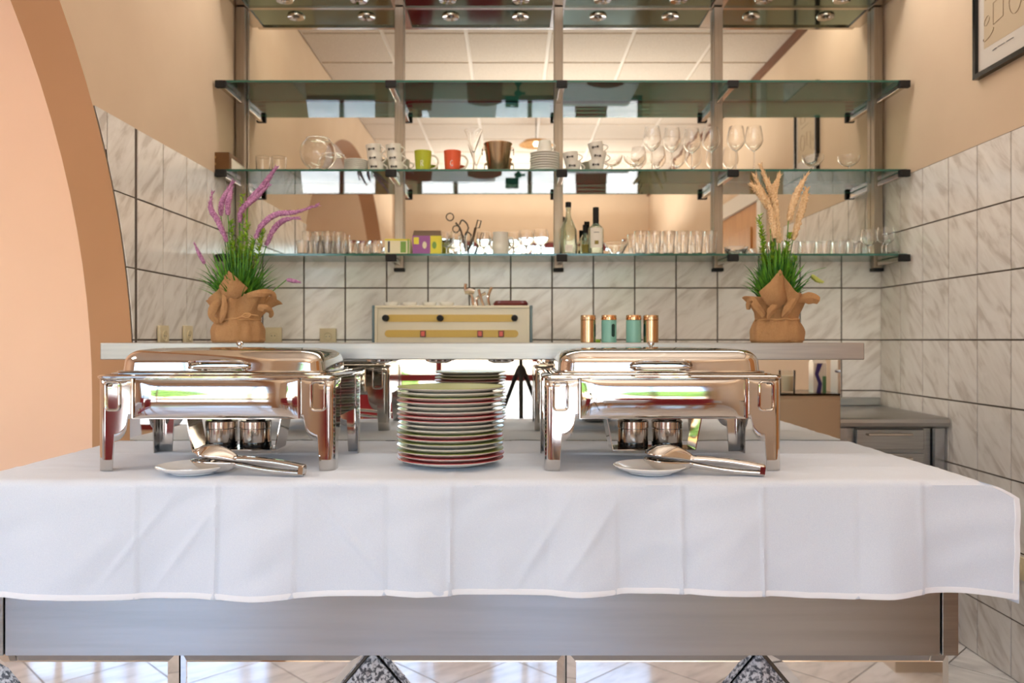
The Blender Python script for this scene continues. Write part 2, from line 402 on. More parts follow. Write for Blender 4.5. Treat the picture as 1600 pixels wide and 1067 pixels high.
ul = [3.892, 3.72, 3.497, 3.28, 3.06, 2.85]
build('grout', MB().box(XL+.0005, XL+.003, 2.834, YB-.001, 0, H+.75), 'grout', wleft, 0)
tilewall(wleft, ul, ZT, lambda u: (XL+.003, u), R(90))
def archY(z):      # far edge of the opening at height z
    return CY+(math.sqrt(max(0, CR*CR-(z-CZ)**2)) if z > CZ else CR)
gpts = [(XL+.001, 2.834, H+.75), (XL+.001, 2.834, .0)]+[(XL+.001, archY(z_)+.003, z_) for z_ in [H-.2+(.95)*k/24 for k in range(25)]]
build('grout', MB().poly(gpts[::-1] if False else gpts, (.002, 0, 0)), 'grout', wleft, 0)
for (ya, yb) in ((2.64, 2.83), (2.43, 2.635)):
    for j in range(4, len(ZT)-1):
        z0, z1 = H+ZT[j]+.0025, H+ZT[j+1]-.0025
        if archY(z1) >= yb-.012: continue
        lo = [(max(archY(z0+(z1-z0)*k/8)+.004, ya), z0+(z1-z0)*k/8) for k in range(9)]
        lo = [p for p in lo if p[0] < yb-.0035]
        pts_ = lo+[(yb-.0025, z1), (yb-.0025, z0 if lo[0][1] <= z0+.001 else lo[0][1])]
        build('wall_tile', MB().poly([(XL+.003, y_, z_) for y_, z_ in pts_], (.0035, 0, 0)), 'wall_tile', wleft, 0)
# door on the right wall
dr = empty('door_1', (XR, 1.5, 0), kind='structure')
build('door_leaf', MB().box(-.03, -.001, -.5, .5, 0, H+1.0, bev=.004), 'oak', dr, 0)
for z0, z1 in ((.2, 1.0), (1.12, 2.05)):
    build('door_panel', MB().box(-.042, -.03, -.36, .36, z0, z1, bev=.005), 'oak', dr, 0)
f = MB().box(-.04, -.001, -.6, -.5, 0, H+1.1).box(-.04, -.001, .5, .6, 0, H+1.1).box(-.05, -.001, -.6, .6, H+1.0, H+1.12)
build('door_frame', f, 'white_paint', dr, 0)
build('door_handle', MB().tube([(-.03, -.42, 1.05), (-.08, -.42, 1.05), (-.08, -.3, 1.05)], .009), 'chrome_soft', dr)
# outside
tag(build('pavement', MB().box(-14, 14, -22, YF-.16, -.2, -.1), 'paving', smooth=0), kind='structure')
tag(build('facade', MB().box(-14, 14, -22.3, -22, -.2, 3.2), 'facade', smooth=0), kind='structure')
random.seed(4)
def blob(mb, c, r, sub=2, amp=.25, sq=(1, 1, 1)):
    bm = bmesh.new(); bmesh.ops.create_icosphere(bm, subdivisions=sub, radius=1)
    vs = []
    for v in bm.verts:
        d = v.co.normalized(); k = 1+amp*noise.noise(d*2.3+Vector(c)); vs.append((c[0]+d.x*r*k*sq[0], c[1]+d.y*r*k*sq[1], c[2]+d.z*r*k*sq[2]))
    bm.verts.index_update(); mb.add(vs, [[v.index for v in f.verts] for f in bm.faces]); bm.free()
hb = MB()
for k in range(12): blob(hb, (-9+k*.55+random.uniform(-.1, .1), -15.6+random.uniform(-.15, .15), .0), .40, 3, .5, (1, .8, 1))
tag(build('hedge', hb, 'hedge_leaf'), 'clipped green hedge outside the shop windows', 'hedge', kind='stuff')
for k, (x, y) in enumerate(((-3.2, -11), (3.6, -12.5), (-8, -14))):
    t = empty('tree', (x, y, -.1), label=['green tree outside the windows beyond the hedge', 'round green tree outside on the far right of the pavement', 'distant green tree outside near the pale facade'][k], cat='tree')
    build('trunk', MB().tube([(0, 0, 0), (.05, 0, 1.2), (0, 0, 2.2)], [.16, .12, .09]), 'oak', t)
    b = MB()
    for q in range(7): blob(b, (random.uniform(-.7, .7), random.uniform(-.7, .7), 2.6+random.uniform(-.5, .8)), .8, 3, .5)
    build('crown', b, 'hedge_leaf', t)
# ================================================================ BACK WALL MIRROR, CANOPY, GLASS SHELVING
XS = [-1.306, -.543, .224, .992, 1.760]
YM = 3.88
mir = empty('wall_mirror', (0, YM, H+.40), label='large bar mirror in four panels behind the glass shelves, reflecting the ceiling', cat='mirror')
for k in range(4):
    a, b = XS[k]+(.025 if k == 0 else .001), XS[k+1]-(.02 if k == 3 else .001)
    build('mirror_panel', MB().box(a, b, 0, .006, 0, 1.52), 'mirror', mir, 0)
rack = empty('shelf_rack', (0, 3.86, H), label='steel rack of five uprights with glass shelf arms fixed over the bar mirror', cat='rack')
for k, x in enumerate(XS):
    build('upright', MB().box(x-.021, x+.021, -.018, .018, .345, 1.60, bev=.002), 'upright_steel', rack, 0)
    build('end_cap', MB().box(x-.024, x+.024, -.022, .022, .330, .345), 'black_plastic', rack, 0)
    for zz in (.388, .7675, 1.167):
        a = build('shelf_arm', MB().box(x-.012, x+.012, -.262, -.018, zz-.034, zz-.011, bev=.003), 'chrome_soft', rack, 0)
        build('end_cap', MB().box(x-.024, x+.024, -.282, -.258, zz-.036, zz-.004, bev=.003), 'black_plastic', a, 0)
def glass_pane(x0, x1, par):
    m = MB().box(x0, x1, -.14, .145, -.010, 0); m.mi = [0, 0, 1, 1, 1, 1]
    return build('pane', m, ['shelf_glass', 'glass_edge'], par, 0)
SH = {}
for zz, nm in ((.388, 'lowest glass shelf, crowded with tumblers, bottles and tea boxes'), (.7675, 'middle glass shelf holding cups, steel bucket and wine glasses'), (1.167, 'top glass shelf, standing empty under the light canopy')):
    g = empty('glass_shelf', (0, 3.735, H+zz), label=nm, cat='shelf', group='glass shelves on the bar rack'); SH[zz] = g
    xx = [XS[0]-.016]+[x for x in XS[1:4]]+[XS[4]+.016]
    for k in range(4): glass_pane(xx[k]+.0008, xx[k+1]-.0008, g)
ZS2, ZS3 = H+.7675, H+.388
can = empty('light_canopy', (0, 3.76, H+1.607), label='chrome framed canopy with green mirrored underside and eight downlights', cat='light')
for k in range(4):
    a, b = XS[k]+.03, XS[k+1]-.03
    pnl = build('underside_panel', MB().box(a, b, -.11, .11, .004, .012), 'glass_green_mirror', can, 0)
fr = MB(); x0, x1 = XS[0]-.0, XS[4]+.0
fr.box(x0, x1, -.135, -.11, -.004, .09).box(x0, x1, .11, .119, -.002, .09)
for x in XS: fr.box(x-.03, x+.03, -.11, .11, -.003, .09)
fr.box(x0, x1, -.135, .119, .09, .1)
build('canopy_frame', fr, 'chrome_soft', can, 0)
for x in (-1.074, -.7236, -.305, .042, .428, .788, 1.19, 1.56):
    d = build('downlight', MB().lathe([(.018, .006), (.022, -.002), (.040, -.006), (.043, 0), (.043, .004)], 20, (x, .02, .0)), 'chrome', can)
    build('bulb', MB().lathe([(.0, .002), (.012, .002), (.018, .006)], 12, (x, .02, .0)), 'dark_steel', d)

# ================================================================ SOCKETS, PICTURE
def socket(loc, rz, label):
    s = empty('wall_socket', loc, rz, label, 'socket', None)
    build('cover_plate', MB().box(-.04, .04, -.012, 0, -.04, .04, bev=.003), 'socket_cream', s, 40)
    build('insert', MB().lathe([(.0, .001), (.016, .001), (.018, .003), (.021, .0035), (.021, 0)], 18).add([], []), 'socket_cream', s, loc=(0, -.012, 0)).rotation_euler = (R(90), 0, 0)
    for dx in (-.008, .008): build('pin_hole', MB().box(dx-.002, dx+.002, -.0135, -.0121, -.002, .002), 'black_plastic', s, 0)
socket((XL+.009, 3.04, H+.015), R(90), 'cream wall socket on the left tiles, nearer the arch')
socket((XL+.009, 3.27, H+.018), R(90), 'cream wall socket on the left tiles, further from the arch')
socket((px(428, 3.89), 3.891, H+.02), 0, 'cream wall socket low on the back tiles half behind the lavender pot')
socket((px(513, 3.89), 3.891, H+.016), 0, 'cream wall socket on the back tiles left of the coffee machine')
socket((XR-.009, 2.815, H-.80), R(-90), 'cream wall socket low on the right wall tiles beside the tablecloth')
pic = empty('framed_print', (XR, 2.90, H+1.0), R(-90), 'black framed print with a sketchy brown drawing on the right wall', 'picture')
W_, Hh = .37, .52
f = MB()
f.box(-W_/2, -W_/2+.018, -.025, -.001, 0, Hh).box(W_/2-.018, W_/2, -.025, -.001, 0, Hh).box(-W_/2+.018, W_/2-.018, -.025, -.001, 0, .018).box(-W_/2+.018, W_/2-.018, -.025, -.001, Hh-.018, Hh)
build('frame', f, 'black_gloss', pic, 0)
build('mat_board', MB().box(-W_/2+.018, W_/2-.018, -.012, -.001, .018, Hh-.018), 'poster_white', pic, 0)
build('drawing', MB().box(-W_/2+.055, W_/2-.04, -.0125, -.0121, .10, Hh-.06), 'poster_paper', pic, 0)
f = MB()
def ink(pts, r): f.tube([(x, -.0128, z) for x, z in pts], r, 4, flat=.15)
def ell(cx, cz, a, b, t0=0, t1=360, rot=0):
    o = []
    for k in range(17):
        t = R(t0+(t1-t0)*k/16); x, z = a*math.cos(t), b*math.sin(t); o.append((cx+x*math.cos(rot)-z*math.sin(rot), cz+x*math.sin(rot)+z*math.cos(rot)))
    return o
ink(ell(-.10, .145, .035, .012, 150, 390, .4), .0016); ink(ell(-.11, .20, .02, .012, 0, 330, .8), .0014)
ink([(-.07, .17), (-.07, .25), (-.01, .26), (-.01, .18), (-.07, .17)], .0016); ink(ell(.06, .21, .035, .05), .0016); ink([(-.12, .28), (-.03, .31), (.08, .30)], .0014)
ink([(.02, .33), (.02, .42), (.09, .42), (.09, .33), (.02, .33)], .0014); ink(ell(-.06, .38, .04, .02), .0014)
build('ink_drawing', f, 'poster_ink', pic, 0)
f = MB(); ink([(-.075, .075), (-.05, .078)], .0028); ink([(-.043, .078), (.0, .078)], .0028); ink([(.008, .078), (.05, .078)], .0028)
build('caption_line', f, 'poster_grey', pic, 0)

# ================================================================ BACK COUNTER + SMALL WORK
ZB = H-.318
bc = empty('back_counter', (0, 3.58, 0), label='stainless back counter along the tiled wall with drawers at its right end', cat='counter')
f = MB(); r_ = .02
prof = [(.30, ZB), (.30, ZB-.045), (-.30, ZB-.045), (-.318, ZB-.035), (-.322, ZB-.02), (-.318, ZB-.006), (-.305, ZB)]
f.loft([[(x, y, z) for y, z in prof] for x in (XL+.02, XR-.015)])
build('worktop', f, 'steel', bc, 30)
build('backsplash', MB().box(XL+.02, px(1374, 3.88), .285, .30, ZB+.0005, ZB+.04, bev=.003), 'steel', bc, 0)
cab = build('drawer_cabinet', MB().box(1.385, 1.735, -.26, .27, .12, ZB-.046), 'steel', bc, 0)
for z0, z1 in ((ZB-.135, ZB-.05), (ZB-.27, ZB-.15), (ZB-.5, ZB-.285), (.14, ZB-.51)):
    d = build('drawer', MB().box(1.42, 1.70, -.285, -.261, z0, z1, bev=.004), 'steel', bc, 0)
    build('handle', MB().tube([(1.46, -.286, z1-.02), (1.46, -.305, z1-.02), (1.64, -.305, z1-.02), (1.64, -.286, z1-.02)], .005), 'chrome_soft', d)
for x in (XL+.06, -.5, .5, 1.36, 1.76):
    for y in (-.27, .26): build('leg', MB().box(x-.02, x+.02, y-.02, y+.02, 0, ZB-.046), 'brushed', bc, 0)

# coffee machine
cmx0, cmx1, cmy = px(581, 3.45), px(832, 3.45), 3.45
cm_ = empty('coffee_machine', ((cmx0+cmx1)/2, cmy, ZB), label='cream coffee machine with yellow stripes and black knobs on back counter', cat='coffee machine')
wd = (cmx1-cmx0)/2; tz = pz(477, cmy)-ZB
build('body', MB().box(-wd+.015, wd-.015, .004, .30, .02, tz-.006, bev=.004), 'cream_panel', cm_, 0)
for s in (-1, 1): build('side_panel', MB().box(*sorted((s*(wd-.012), s*wd)), .0, .31, .02, tz, bev=.004), 'side_blue', cm_, 0)
f = MB(); f.box(-wd+.013, wd-.013, -.006, .004, tz-.012, tz-.001, bev=.002)
for s in (-1, 1): f.box(*sorted((s*(wd-.024), s*(wd-.013))), -.006, .004, .15, tz-.012)
build('front_rim', f, 'cream_panel', cm_, 0)
def pill(mb, x0, x1, z0, z1, y0, y1):
    r = (z1-z0)/2; o = []
    for k in range(9): a = R(90+180*k/8); o.append((x0+r+r*math.cos(a), y0, z0+r+r*math.sin(a)))
    for k in range(9): a = R(-90+180*k/8); o.append((x1-r+r*math.cos(a), y0, z0+r+r*math.sin(a)))
    mb.poly(o, (0, y1-y0, 0))
cxm = (cmx0+cmx1)/2
for (a, b, y0, y1) in ((603, 806, 491.5, 503), (601, 810, 515.5, 527)):
    f = MB(); pill(f, px(a, cmy)-cxm, px(b, cmy)-cxm, pz(y1, cmy)-ZB, pz(y0, cmy)-ZB, .0035, .001); build('yellow_stripe', f, 'yellow_strip', cm_, 0)
for a in (603, 688, 804):
    kx, kz = px(a, cmy)-cxm, pz(497, cmy)-ZB
    o = build('knob', MB().lathe([(.0145, 0), (.0145, .02), (.011, .034), (0, .035)], 16), 'black_plastic', cm_, loc=(kx, .003, kz)); o.rotation_euler.x = R(90)
for a in (661, 750, 783):
    kx, kz = px(a, cmy)-cxm, pz(521.5, cmy)-ZB
    s = build('switch', MB().box(kx-.012, kx+.012, -.006, .003, kz-.014, kz+.014, bev=.002), 'dark_red', cm_, 0)
    build('switch_key', MB().box(kx-.008, kx+.008, -.009, -.0061, kz-.010, kz+.010, bev=.001), 'switch_red', s, 0)
for s in (-.2, .12):
    g = build('group_head', MB().lathe([(.03, 0), (.035, .02), (.035, .05)], 16, (s, -.03, .1)), 'chrome', cm_)
    build('portafilter', MB().tube([(s, -.03, .1), (s, -.10, .095), (s, -.17, .085)], [.016, .012, .014]), 'black_plastic', g)
build('drip_tray', MB().box(-.3, .3, -.14, -.001, .012, .04, bev=.003), 'steel', cm_, 0)
# things on the machine
zt = ZB+tz+.0005
def lathe_glass(prof_out, t, base):       # outer profile from the bottom up -> closed thin wall
    inner = [(max(r-t, .0005), z) for r, z in reversed(prof_out) if z > base]
    return prof_out+inner+[(0, base)]
cup_p = empty('coffee_cup', (0, 0, 0), cat='cup')
build('cup_body', MB().lathe([(0, 0), (.020, 0), (.034, .02), (.036, .04), (.0345, .04), (.031, .018), (0, .006)], 20), 'ceramic_white', cup_p)
build('handle', MB().tube([(.033+.013*math.sin(PI*k/8), 0, .034-.024*k/8) for k in range(9)], .0028, 6), 'ceramic_white', cup_p)
for (xx, lb) in ((611, 'white upturned coffee cup at the left end of the coffee machine top'), (640, 'white upturned coffee cup second from the left on the coffee machine'), (671, 'small white cup behind the middle knob on the coffee machine'), (698, 'white cup on the coffee machine just left of the metal tools')):
    o = used_copy(cup_p, (px(xx, 3.6), 3.60, zt-.012*0), .5, lb, 'cups warming on the coffee machine', (.9, .9, .48))
fl = empty('filter_stand', (px(752, 3.55), 3.56, zt), label='chrome filter holders stacked on top of the coffee machine', cat='filter holder')
for k, pts in enumerate(([(-.035, 0, .0), (-.045, 0, .05), (-.07, 0, .07), (-.07, 0, .10)], [(.035, 0, 0), (.03, 0, .04), (.045, .01, .085)], [(.01, 0, 0), (-.005, 0, .045), (-.012, 0, .075)], [(-.02, .01, 0), (-.02, .01, .035), (.02, .01, .06)])):
    build('arm', MB().tube(spline(pts, 5), .007), 'chrome_soft', fl)
build('bracket', MB().tube([(-.075, 0, .065), (-.05, 0, .07), (-.03, 0, .065)], [.012, .015, .012]), 'chrome_soft', fl)
tag(build('red_tray', MB().loft([rrect(.15, .09, .03, 0), rrect(.155, .095, .03, .012), rrect(.135, .08, .03, .024), rrect(.12, .07, .025, .024), rrect(.12, .07, .025, .012)]), 'dark_red', loc=(px(798, 3.55), 3.56, zt)), 'dark red lidded tray lying on the coffee machine top', 'tray')

# ================================================================ SERVING COUNTER
TZ = H-.336
ct = empty('serving_counter', (-.077, 2.3, 0), label='steel fronted serving counter on mirrored base panels under the white cloth', cat='counter')
ox, oy = -.077, 2.3
def C(mb, *a, **k): return mb
def bx(x0, x1, y0, y1, z0, z1, bev=0): return MB().box(x0-ox, x1-ox, y0-oy, y1-oy, z0, z1, bev=bev)
zb = pz(1024, 1.95)
build('steel_apron', bx(-1.235, 1.043, 1.95, 2.64, zb, TZ-.006), 'brushed', ct, 0)
build('end_strip', bx(1.0475, 1.087, 1.947, 2.64, zb, TZ-.006, .002), 'steel', ct, 0)
build('end_strip', bx(-1.258, -1.239, 1.947, 2.64, zb, TZ-.006, .002), 'steel', ct, 0)
build('plinth', bx(-1.24, 1.08, 2.0, 2.62, 0, zb-.001), 'dark_steel', ct, 0)
# base: bevelled mirror panels between granite diamonds
def bevpanel(outline, inset, y0=1.985, d=.014):
    n = len(outline); cx = sum(p[0] for p in outline)/n; cz = sum(p[1] for p in outline)/n
    inn = []
    for i in range(n):           # inward offset
        p0, p1, p2 = Vector(outline[i-1]), Vector(outline[i]), Vector(outline[(i+1) % n])
        a = (p1-p0).normalized(); b = (p2-p1).normalized(); na = Vector((-a.y, a.x)); nb = Vector((-b.y, b.x))
        if na.dot(Vector((cx, cz))-p1) < 0: na = -na
        if nb.dot(Vector((cx, cz))-p1) < 0: nb = -nb
        m_ = (na+nb); m_ = m_/max(m_.length_squared, .3)*2; inn.append(p1+m_*inset*1.0 if m_.length < 6 else p1)
    v = [(x-ox, y0-oy, z) for x, z in outline]+[(p[0]-ox, y0-d-oy, p[1]) for p in inn]+[(x-ox, y0+.005-oy, z) for x, z in outline]
    fs = [tuple(range(n, 2*n))]+[(i, (i+1) % n, n+(i+1) % n, n+i) for i in range(n)]+[(2*n+i, 2*n+(i+1) % n, (i+1) % n, i) for i in range(n)]+[tuple(range(2*n, 3*n))]
    return MB().add(v, fs)
xa = [px(x, 1.97) for x in (-30, 580, 1190)]; xm = [px(x, 1.97) for x in (277, 885)]
zt_, half = zb-.002, .40
g_ = .004
def hx(z): return (zt_-z)*.86      # half width of a diamond at height z
zmid = zt_-.32
segs = [(-1.235, None, xa[0]), (xa[0], None, xm[0]), (xm[0], None, xa[1]), (xa[1], None, xm[1]), (xm[1], None, xa[2]), (xa[2], None, 1.085)]
xe = [xa[0], xm[0], xa[1], xm[1], xa[2], 1.085]
for k in range(5):
    a, b = xe[k], xe[k+1]
    if k in (0, 2, 4): # diamond on the left side
        out = [(a+g_*2, zt_), (b-g_/2, zt_), (b-g_/2, .06), (a+hx(zt_-.64+.1)*0+g_*2, .06), (a+.275, zmid)] if b-a > .3 else [(a+g_*2, zt_), (b, zt_), (b, .06), (b-.02, .06), (a+.275, zmid)]
    else:
        out = [(a+g_/2, zt_), (b-g_*2, zt_), (b-.275, zmid), (b-g_*2, .06), (a+g_/2, .06)]
    build('mirror_panel', bevpanel(out, .022), 'mirror_front', ct, 0)
for x in xa:
    if x < -1.2: out = [(x+.02, zt_-.02), (x+.27, zmid), (x+.02, .07)]
    else: out = [(x, zt_-.006), (x+.268, zmid), (x, .066), (x-.268, zmid)]
    build('granite_diamond', bevpanel(out, .03, 1.99, .022), 'granite', ct, 0)
# ---------------------------------------------------------------- tablecloth
YT = 1.905; XA, XB_ = -1.30, 1.118; YBk = 2.652
cr = [px(x, YT) for x in (10, 215, 340, 462, 600, 705, 850, 960, 1063, 1190, 1330, 1435, 1526)]
def fold(x, d):          # outward distance of the front drop at depth d below the edge
    k = min(d/.27, 1); o = 0
    for i in range(len(cr)-1):
        if cr[i] <= x <= cr[i+1]:
            t = (x-cr[i])/(cr[i+1]-cr[i]); s = (-1)**i; tt_ = min(1, (x-cr[i])/.008); o += .0085*(t-.5)*(1 if tt_ >= 1 else 2*tt_-1)*(.35+.65*k)*(1 if i in (1, 2, 4, 7, 8, 10) else .4); o += s*(.012)*math.sin(PI*t)*k+(.007*(1-abs(2*t-1)))*k+.004*s*math.sin(PI*t)*min(1, d/.03)
    for c_ in (cr[2], cr[5], cr[8], cr[9], cr[11]): o += .0035*math.exp(-((x-c_)/.005)**2)
    o += .012*k*noise.noise(Vector((x*5, d*2, 1)))+.005*noise.noise(Vector((x*11+d*14, d*9-x*5, 3)))*min(1, d/.03)
    t = (x*.9-d*1.0+.40)/.02; o += .004*math.exp(-t*t)*k
    for (x0, sl) in ((-.78, -.8), (-.66, -.75), (.16, -.62), (.28, -.7), (-.50, .9)):
        t = (x-(x0+sl*d))/.010; o += .0055*math.exp(-t*t)*min(1, d/.05)*max(0, 1-abs(d-.14)/.14)
    return .006+.016*k+o
def hemdepth(x):
    pts = [(-1.30, .262), (-1.1, .268), (-.9, .272), (-.2, .262), (.2, .262), (.45, .258), (.75, .270), (1.03, .258), (1.20, .283)]
    for i in range(len(pts)-1):
        if pts[i][0] <= x <= pts[i+1][0]:
            t = (x-pts[i][0])/(pts[i+1][0]-pts[i][0]); t = t*t*(3-2*t); return pts[i][1]*(1-t)+pts[i+1][1]*t
    return pts[0][1] if x < -1.3 else pts[-1][1]
def topz(x, y): 
    z = .0022*noise.noise(Vector((x*6, y*6, 0)))+.0014*noise.noise(Vector((x*14, y*20, 5)))
    for c_ in (cr[5], cr[8], cr[2]): z += .0016*math.exp(-((x-c_)/.008)**2)
    for yy in (2.10, 2.36): z += .0015*math.exp(-((y-yy)/.010)**2)
    return z+.001
def rflare(d): return .083*min(1, (max(d, 0)/.036)**.7)-(.012*max(0, (d-.06)/.22))
NU, NT, ND = 420, 60, 46
cb = MB()
def clothpt(u, v):
    # v in [0,1]: 0 back .. .5 edge .. 1 hem
    x = XA+(XB_-XA)*u
    if v <= .5:
        y = YBk+(YT-YBk)*(v/.5); e = max(0, (y-YT)); z = TZ+topz(x, y)
        if e < .02: z -= .004*(1-e/.02)**2
        if u > .97: z -= .003*((u-.97)/.03)**2
        return (x, y, z)
    dd = (v-.5)/.5; d = dd*hemdepth(x)
    ex = rflare(d)*max(0, (u-.93)/.07)**2; exl = -rflare(d)*.4*max(0, (.05-u)/.05)**2
    z = TZ-.0035-d-(.028*max(0, (u-.955)/.045)**1.6)*min(1, d/.02)*0
    return (x+ex+exl, YT-fold(x, d), z)
cb.grid(NU, NT+ND, lambda u, v: clothpt(u, (v*(NT+ND-1)/(NT-.5)*.5) if v*(NT+ND-1) <= NT-1 else .5+.5*((v*(NT+ND-1)-(NT-1))/ND)))
def sidept(side):
    def fn(u, v):
        y = YBk+(YT-YBk)*u; d = v*.28; near = math.exp(-(y-YT)/.10)
        wv = .008*math.sin(y*19)*v+.010*v
        if side > 0: return (XB_+rflare(d)*near+(wv)*(1-near), y-(.022*min(1, d/.27)+.006)*near*1.0 if u > .999 else y, TZ-.003-d)
        return (XA-rflare(d)*.4*near-wv*(1-near), y, TZ-.003-d)
    return fn
cb.grid(50, 24, sidept(1)); cb.grid(50, 24, sidept(-1))
cl = build('tablecloth', cb, 'linen_white', None, 60)
tag(cl, 'white tablecloth draped over the serving counter with pressed fold lines', 'tablecloth')
so = cl.modifiers.new('thick', 'SOLIDIFY'); so.thickness = .001; so.offset = 1
hm = MB(); 
hp = [clothpt(u/200, 1.0) for u in range(201)]
hm.loft([[(p[0], p[1]-.0016, p[2]), (p[0], p[1]-.0022, p[2]+.012), (p[0], p[1]-.0008, p[2]+.0135), (p[0], p[1]+.0006, p[2]-.001)] for p in hp])
he = [clothpt(1, .5+.5*k/30) for k in range(31)]
hm.loft([[(p[0]+.0012, p[1]-.0014, p[2]), (p[0]-.011, p[1]-.0026, p[2]), (p[0]-.0125, p[1]-.0006, p[2]), (p[0]+.0012, p[1]+.001, p[2])] for p in he])
build('hem', hm, 'hem_white', cl, 50)

# ---------------------------------------------------------------- over-shelf (gantry) with mirror back
YO = 2.50; ZO0, ZO1 = pz(562, YO), pz(535.5, YO); OX0, OX1 = px(156, YO), px(1351, YO)
ov = empty('serving_shelf', (0, 2.6, TZ), label='long raised steel shelf with mirror back above the buffet counter', cat='shelf')
build('shelf_board', MB().box(OX0, OX1, YO-2.6, 2.84-2.6, ZO0-TZ, ZO1-TZ, bev=.003), 'shelf_steel', ov, 0)
build('mirror_back', MB().box(px(203, 2.66), px(1313, 2.66), .06, .066, .002, ZO0-TZ-.0005), 'mirror', ov, 0)
build('backing_board', MB().box(px(203, 2.66), px(1313, 2.66), .067, .08, .002, ZO0-TZ-.0005), 'beige_panel', ov, 0)
for x in (px(1298, 2.72), px(215, 2.72), -.1):
    build('support_post', MB().box(x-.018, x+.018, .10, .136, -TZ*0-.0, ZO0-TZ-.0005, bev=.003), 'dark_steel', ov, 0)
for x in (-.425, -.235, -.035):
    d = build('downlight', MB().lathe([(.02, -.004), (.026, -.012), (.042, -.006), (.043, 0)], 20, (x, -.03, ZO0-TZ)), 'chrome', ov)
ZTOP = ZO1+.0005
TT = TZ+.0035

# ================================================================ CHAFERS
def make_chafer():
    root = empty('chafing_dish', (0, 0, 0), cat='chafing dish')
    W_, D_, ht = .602, .362, .236
    def corner(sx, sy):
        mb = MB(); path = []; rr = .018
        for k in range(15): path.append((.088-(.088-rr)*k/14, 0))
        for k in range(1, 6): a = R(90*k/6); path.append((rr-rr*math.sin(a), rr-rr*math.cos(a)))
        for k in range(11): path.append((0, rr+(.078-rr)*k/10))
        def zb_(s):
            if s < .043: return 0
            if s < .078: t = (s-.043)/.035; return .075+.055*(1-math.sqrt(max(0, 1-t*t)))*1.0+.055*t*0
            return .132
        vs = []; nv = 9
        for (a, b) in path:
            s = max(a, b); z0 = zb_(s)
            for k in range(nv): vs.append((a, b, z0+(ht-z0)*k/(nv-1)))
        # real corner position
        X0 = -W_/2 if sx < 0 else W_/2; Y0 = 0 if sy < 0 else D_
        vs = [(X0-sx*a, Y0-sy*b, z) for a, b, z in vs]
        fs = []
        for i in range(len(path)-1):
            s0 = max(path[i]); s1 = max(path[i+1])
            if (s0 < .043) != (s1 < .043):
                pass
            for k in range(nv-1): fs.append((i*nv+k, (i+1)*nv+k, (i+1)*nv+k+1, i*nv+k+1))
        mb.add(vs, fs); o = build('leg', mb, 'chrome', root, 40)
        sm = o.modifiers.new('thick', 'SOLIDIFY'); sm.thickness = .0028; sm.offset = -1
        # square loop handle pressed on the corner
        cx, cz, a, b = X0-sx*.040, .1905, .0175, .036; y = Y0+sy*.0035
        pts = [(p[0], y, p[1]) for p in [(cx+px_*1.0, cz+pz_) for px_, pz_, _ in rrect(2*a, 2*b, .009, 0, seg=4)]]
        build('loop_handle', MB().tube(pts, .0032, 8, closed=True), 'chrome', o)
        return o
    for sx in (-1, 1):
        for sy in (-1, 1): corner(sx, sy)
    # body between the legs
    f = MB(); hw = W_/2-.086
    def panel(y0, s):
        rows = [(.133, 0), (.136, -.003), (.142, -.006), (.18, -.008), (.222, -.006), (.230, -.003), (.235, 0)]
        f.grid(25, len(rows), lambda u, v: (-hw+2*hw*u, y0+s*(rows[round(v*(len(rows)-1))][1]*(1-(2*u-1)**10)), rows[round(v*(len(rows)-1))][0]))
    panel(.003, 1); panel(D_-.003, -1)
    for sx in (-1, 1): f.box(*sorted((sx*(W_/2-.004), sx*(W_/2-.002))), .07, D_-.07, .134, .235)
    f.box(-W_/2+.01, W_/2-.01, .012, D_-.012, .131, .134)
    build('water_pan', f, 'chrome', root, 40)
    for sx in (-1, 1): build('panel_rib', MB().tube([(sx*(hw-.004), -.001, .134), (sx*(hw-.004), -.001, .234)], .0035, 8), 'chrome', root)
    # rim
    f = MB(); O = lambda w_, d, r, z: rrect(w_, d, r, z, 0, D_/2, 6)
    f.loft([O(W_+.002, D_+.002, .02, .2335), O(W_+.010, D_+.010, .022, .2365), O(W_+.010, D_+.010, .022, .240), O(W_-.0, D_-.0, .02, .243), O(W_-.03, D_-.03, .025, .2445), O(W_-.03, D_-.03, .025, .2335)], closed=True)
    build('rim', f, 'chrome', root, 50)
    f = MB(); f.loft([O(.565, .338, .03, .245), O(.565, .338, .03, .2475), O(.54, .318, .03, .2485), O(.54, .318, .03, .245)], closed=True)
    build('food_pan', f, 'chrome', root, 50)
    # lid
    f = MB(); prof = [(.545, .325, .04, .2490), (.547, .327, .04, .252), (.528, .308, .045, .2535), (.524, .304, .045, .272)]
    for k in range(1, 9):
        a = R(90*k/8); prof.append((.524-.075*(1-math.cos(a)), .304-.07*(1-math.cos(a)), .045, .272+.035*math.sin(a)))
    prof += [(.40, .19, .05, .3105), (.25, .10, .04, .3120), (.06, .04, .015, .3128)]
    f.loft([O(*p) for p in prof])
    lid = build('lid', f, 'chrome', root, 50)
    build('knob', MB().lathe([(.004, .312), (.005, .316), (.0095, .320), (.010, .324), (.006, .329), (0, .330)], 16, (0, D_/2, 0)), 'chrome', lid)
    y = .026
    hpts = spline([(-.078, y+.004, .268), (-.066, y-.022, .276), (-.04, y-.030, .279), (.04, y-.030, .279), (.066, y-.022, .276), (.078, y+.004, .268)], 6)
    h2 = spline([(-.078, y+.002, .262), (-.066, y-.024, .262), (-.04, y-.032, .262), (.04, y-.032, .262), (.066, y-.024, .262), (.078, y+.002, .262)], 6)
    build('handle', MB().tube(hpts, .0042, 8).tube(hpts[::-1], .003, 6), 'chrome', lid)
    f = MB().tube(h2, .0038, 8)
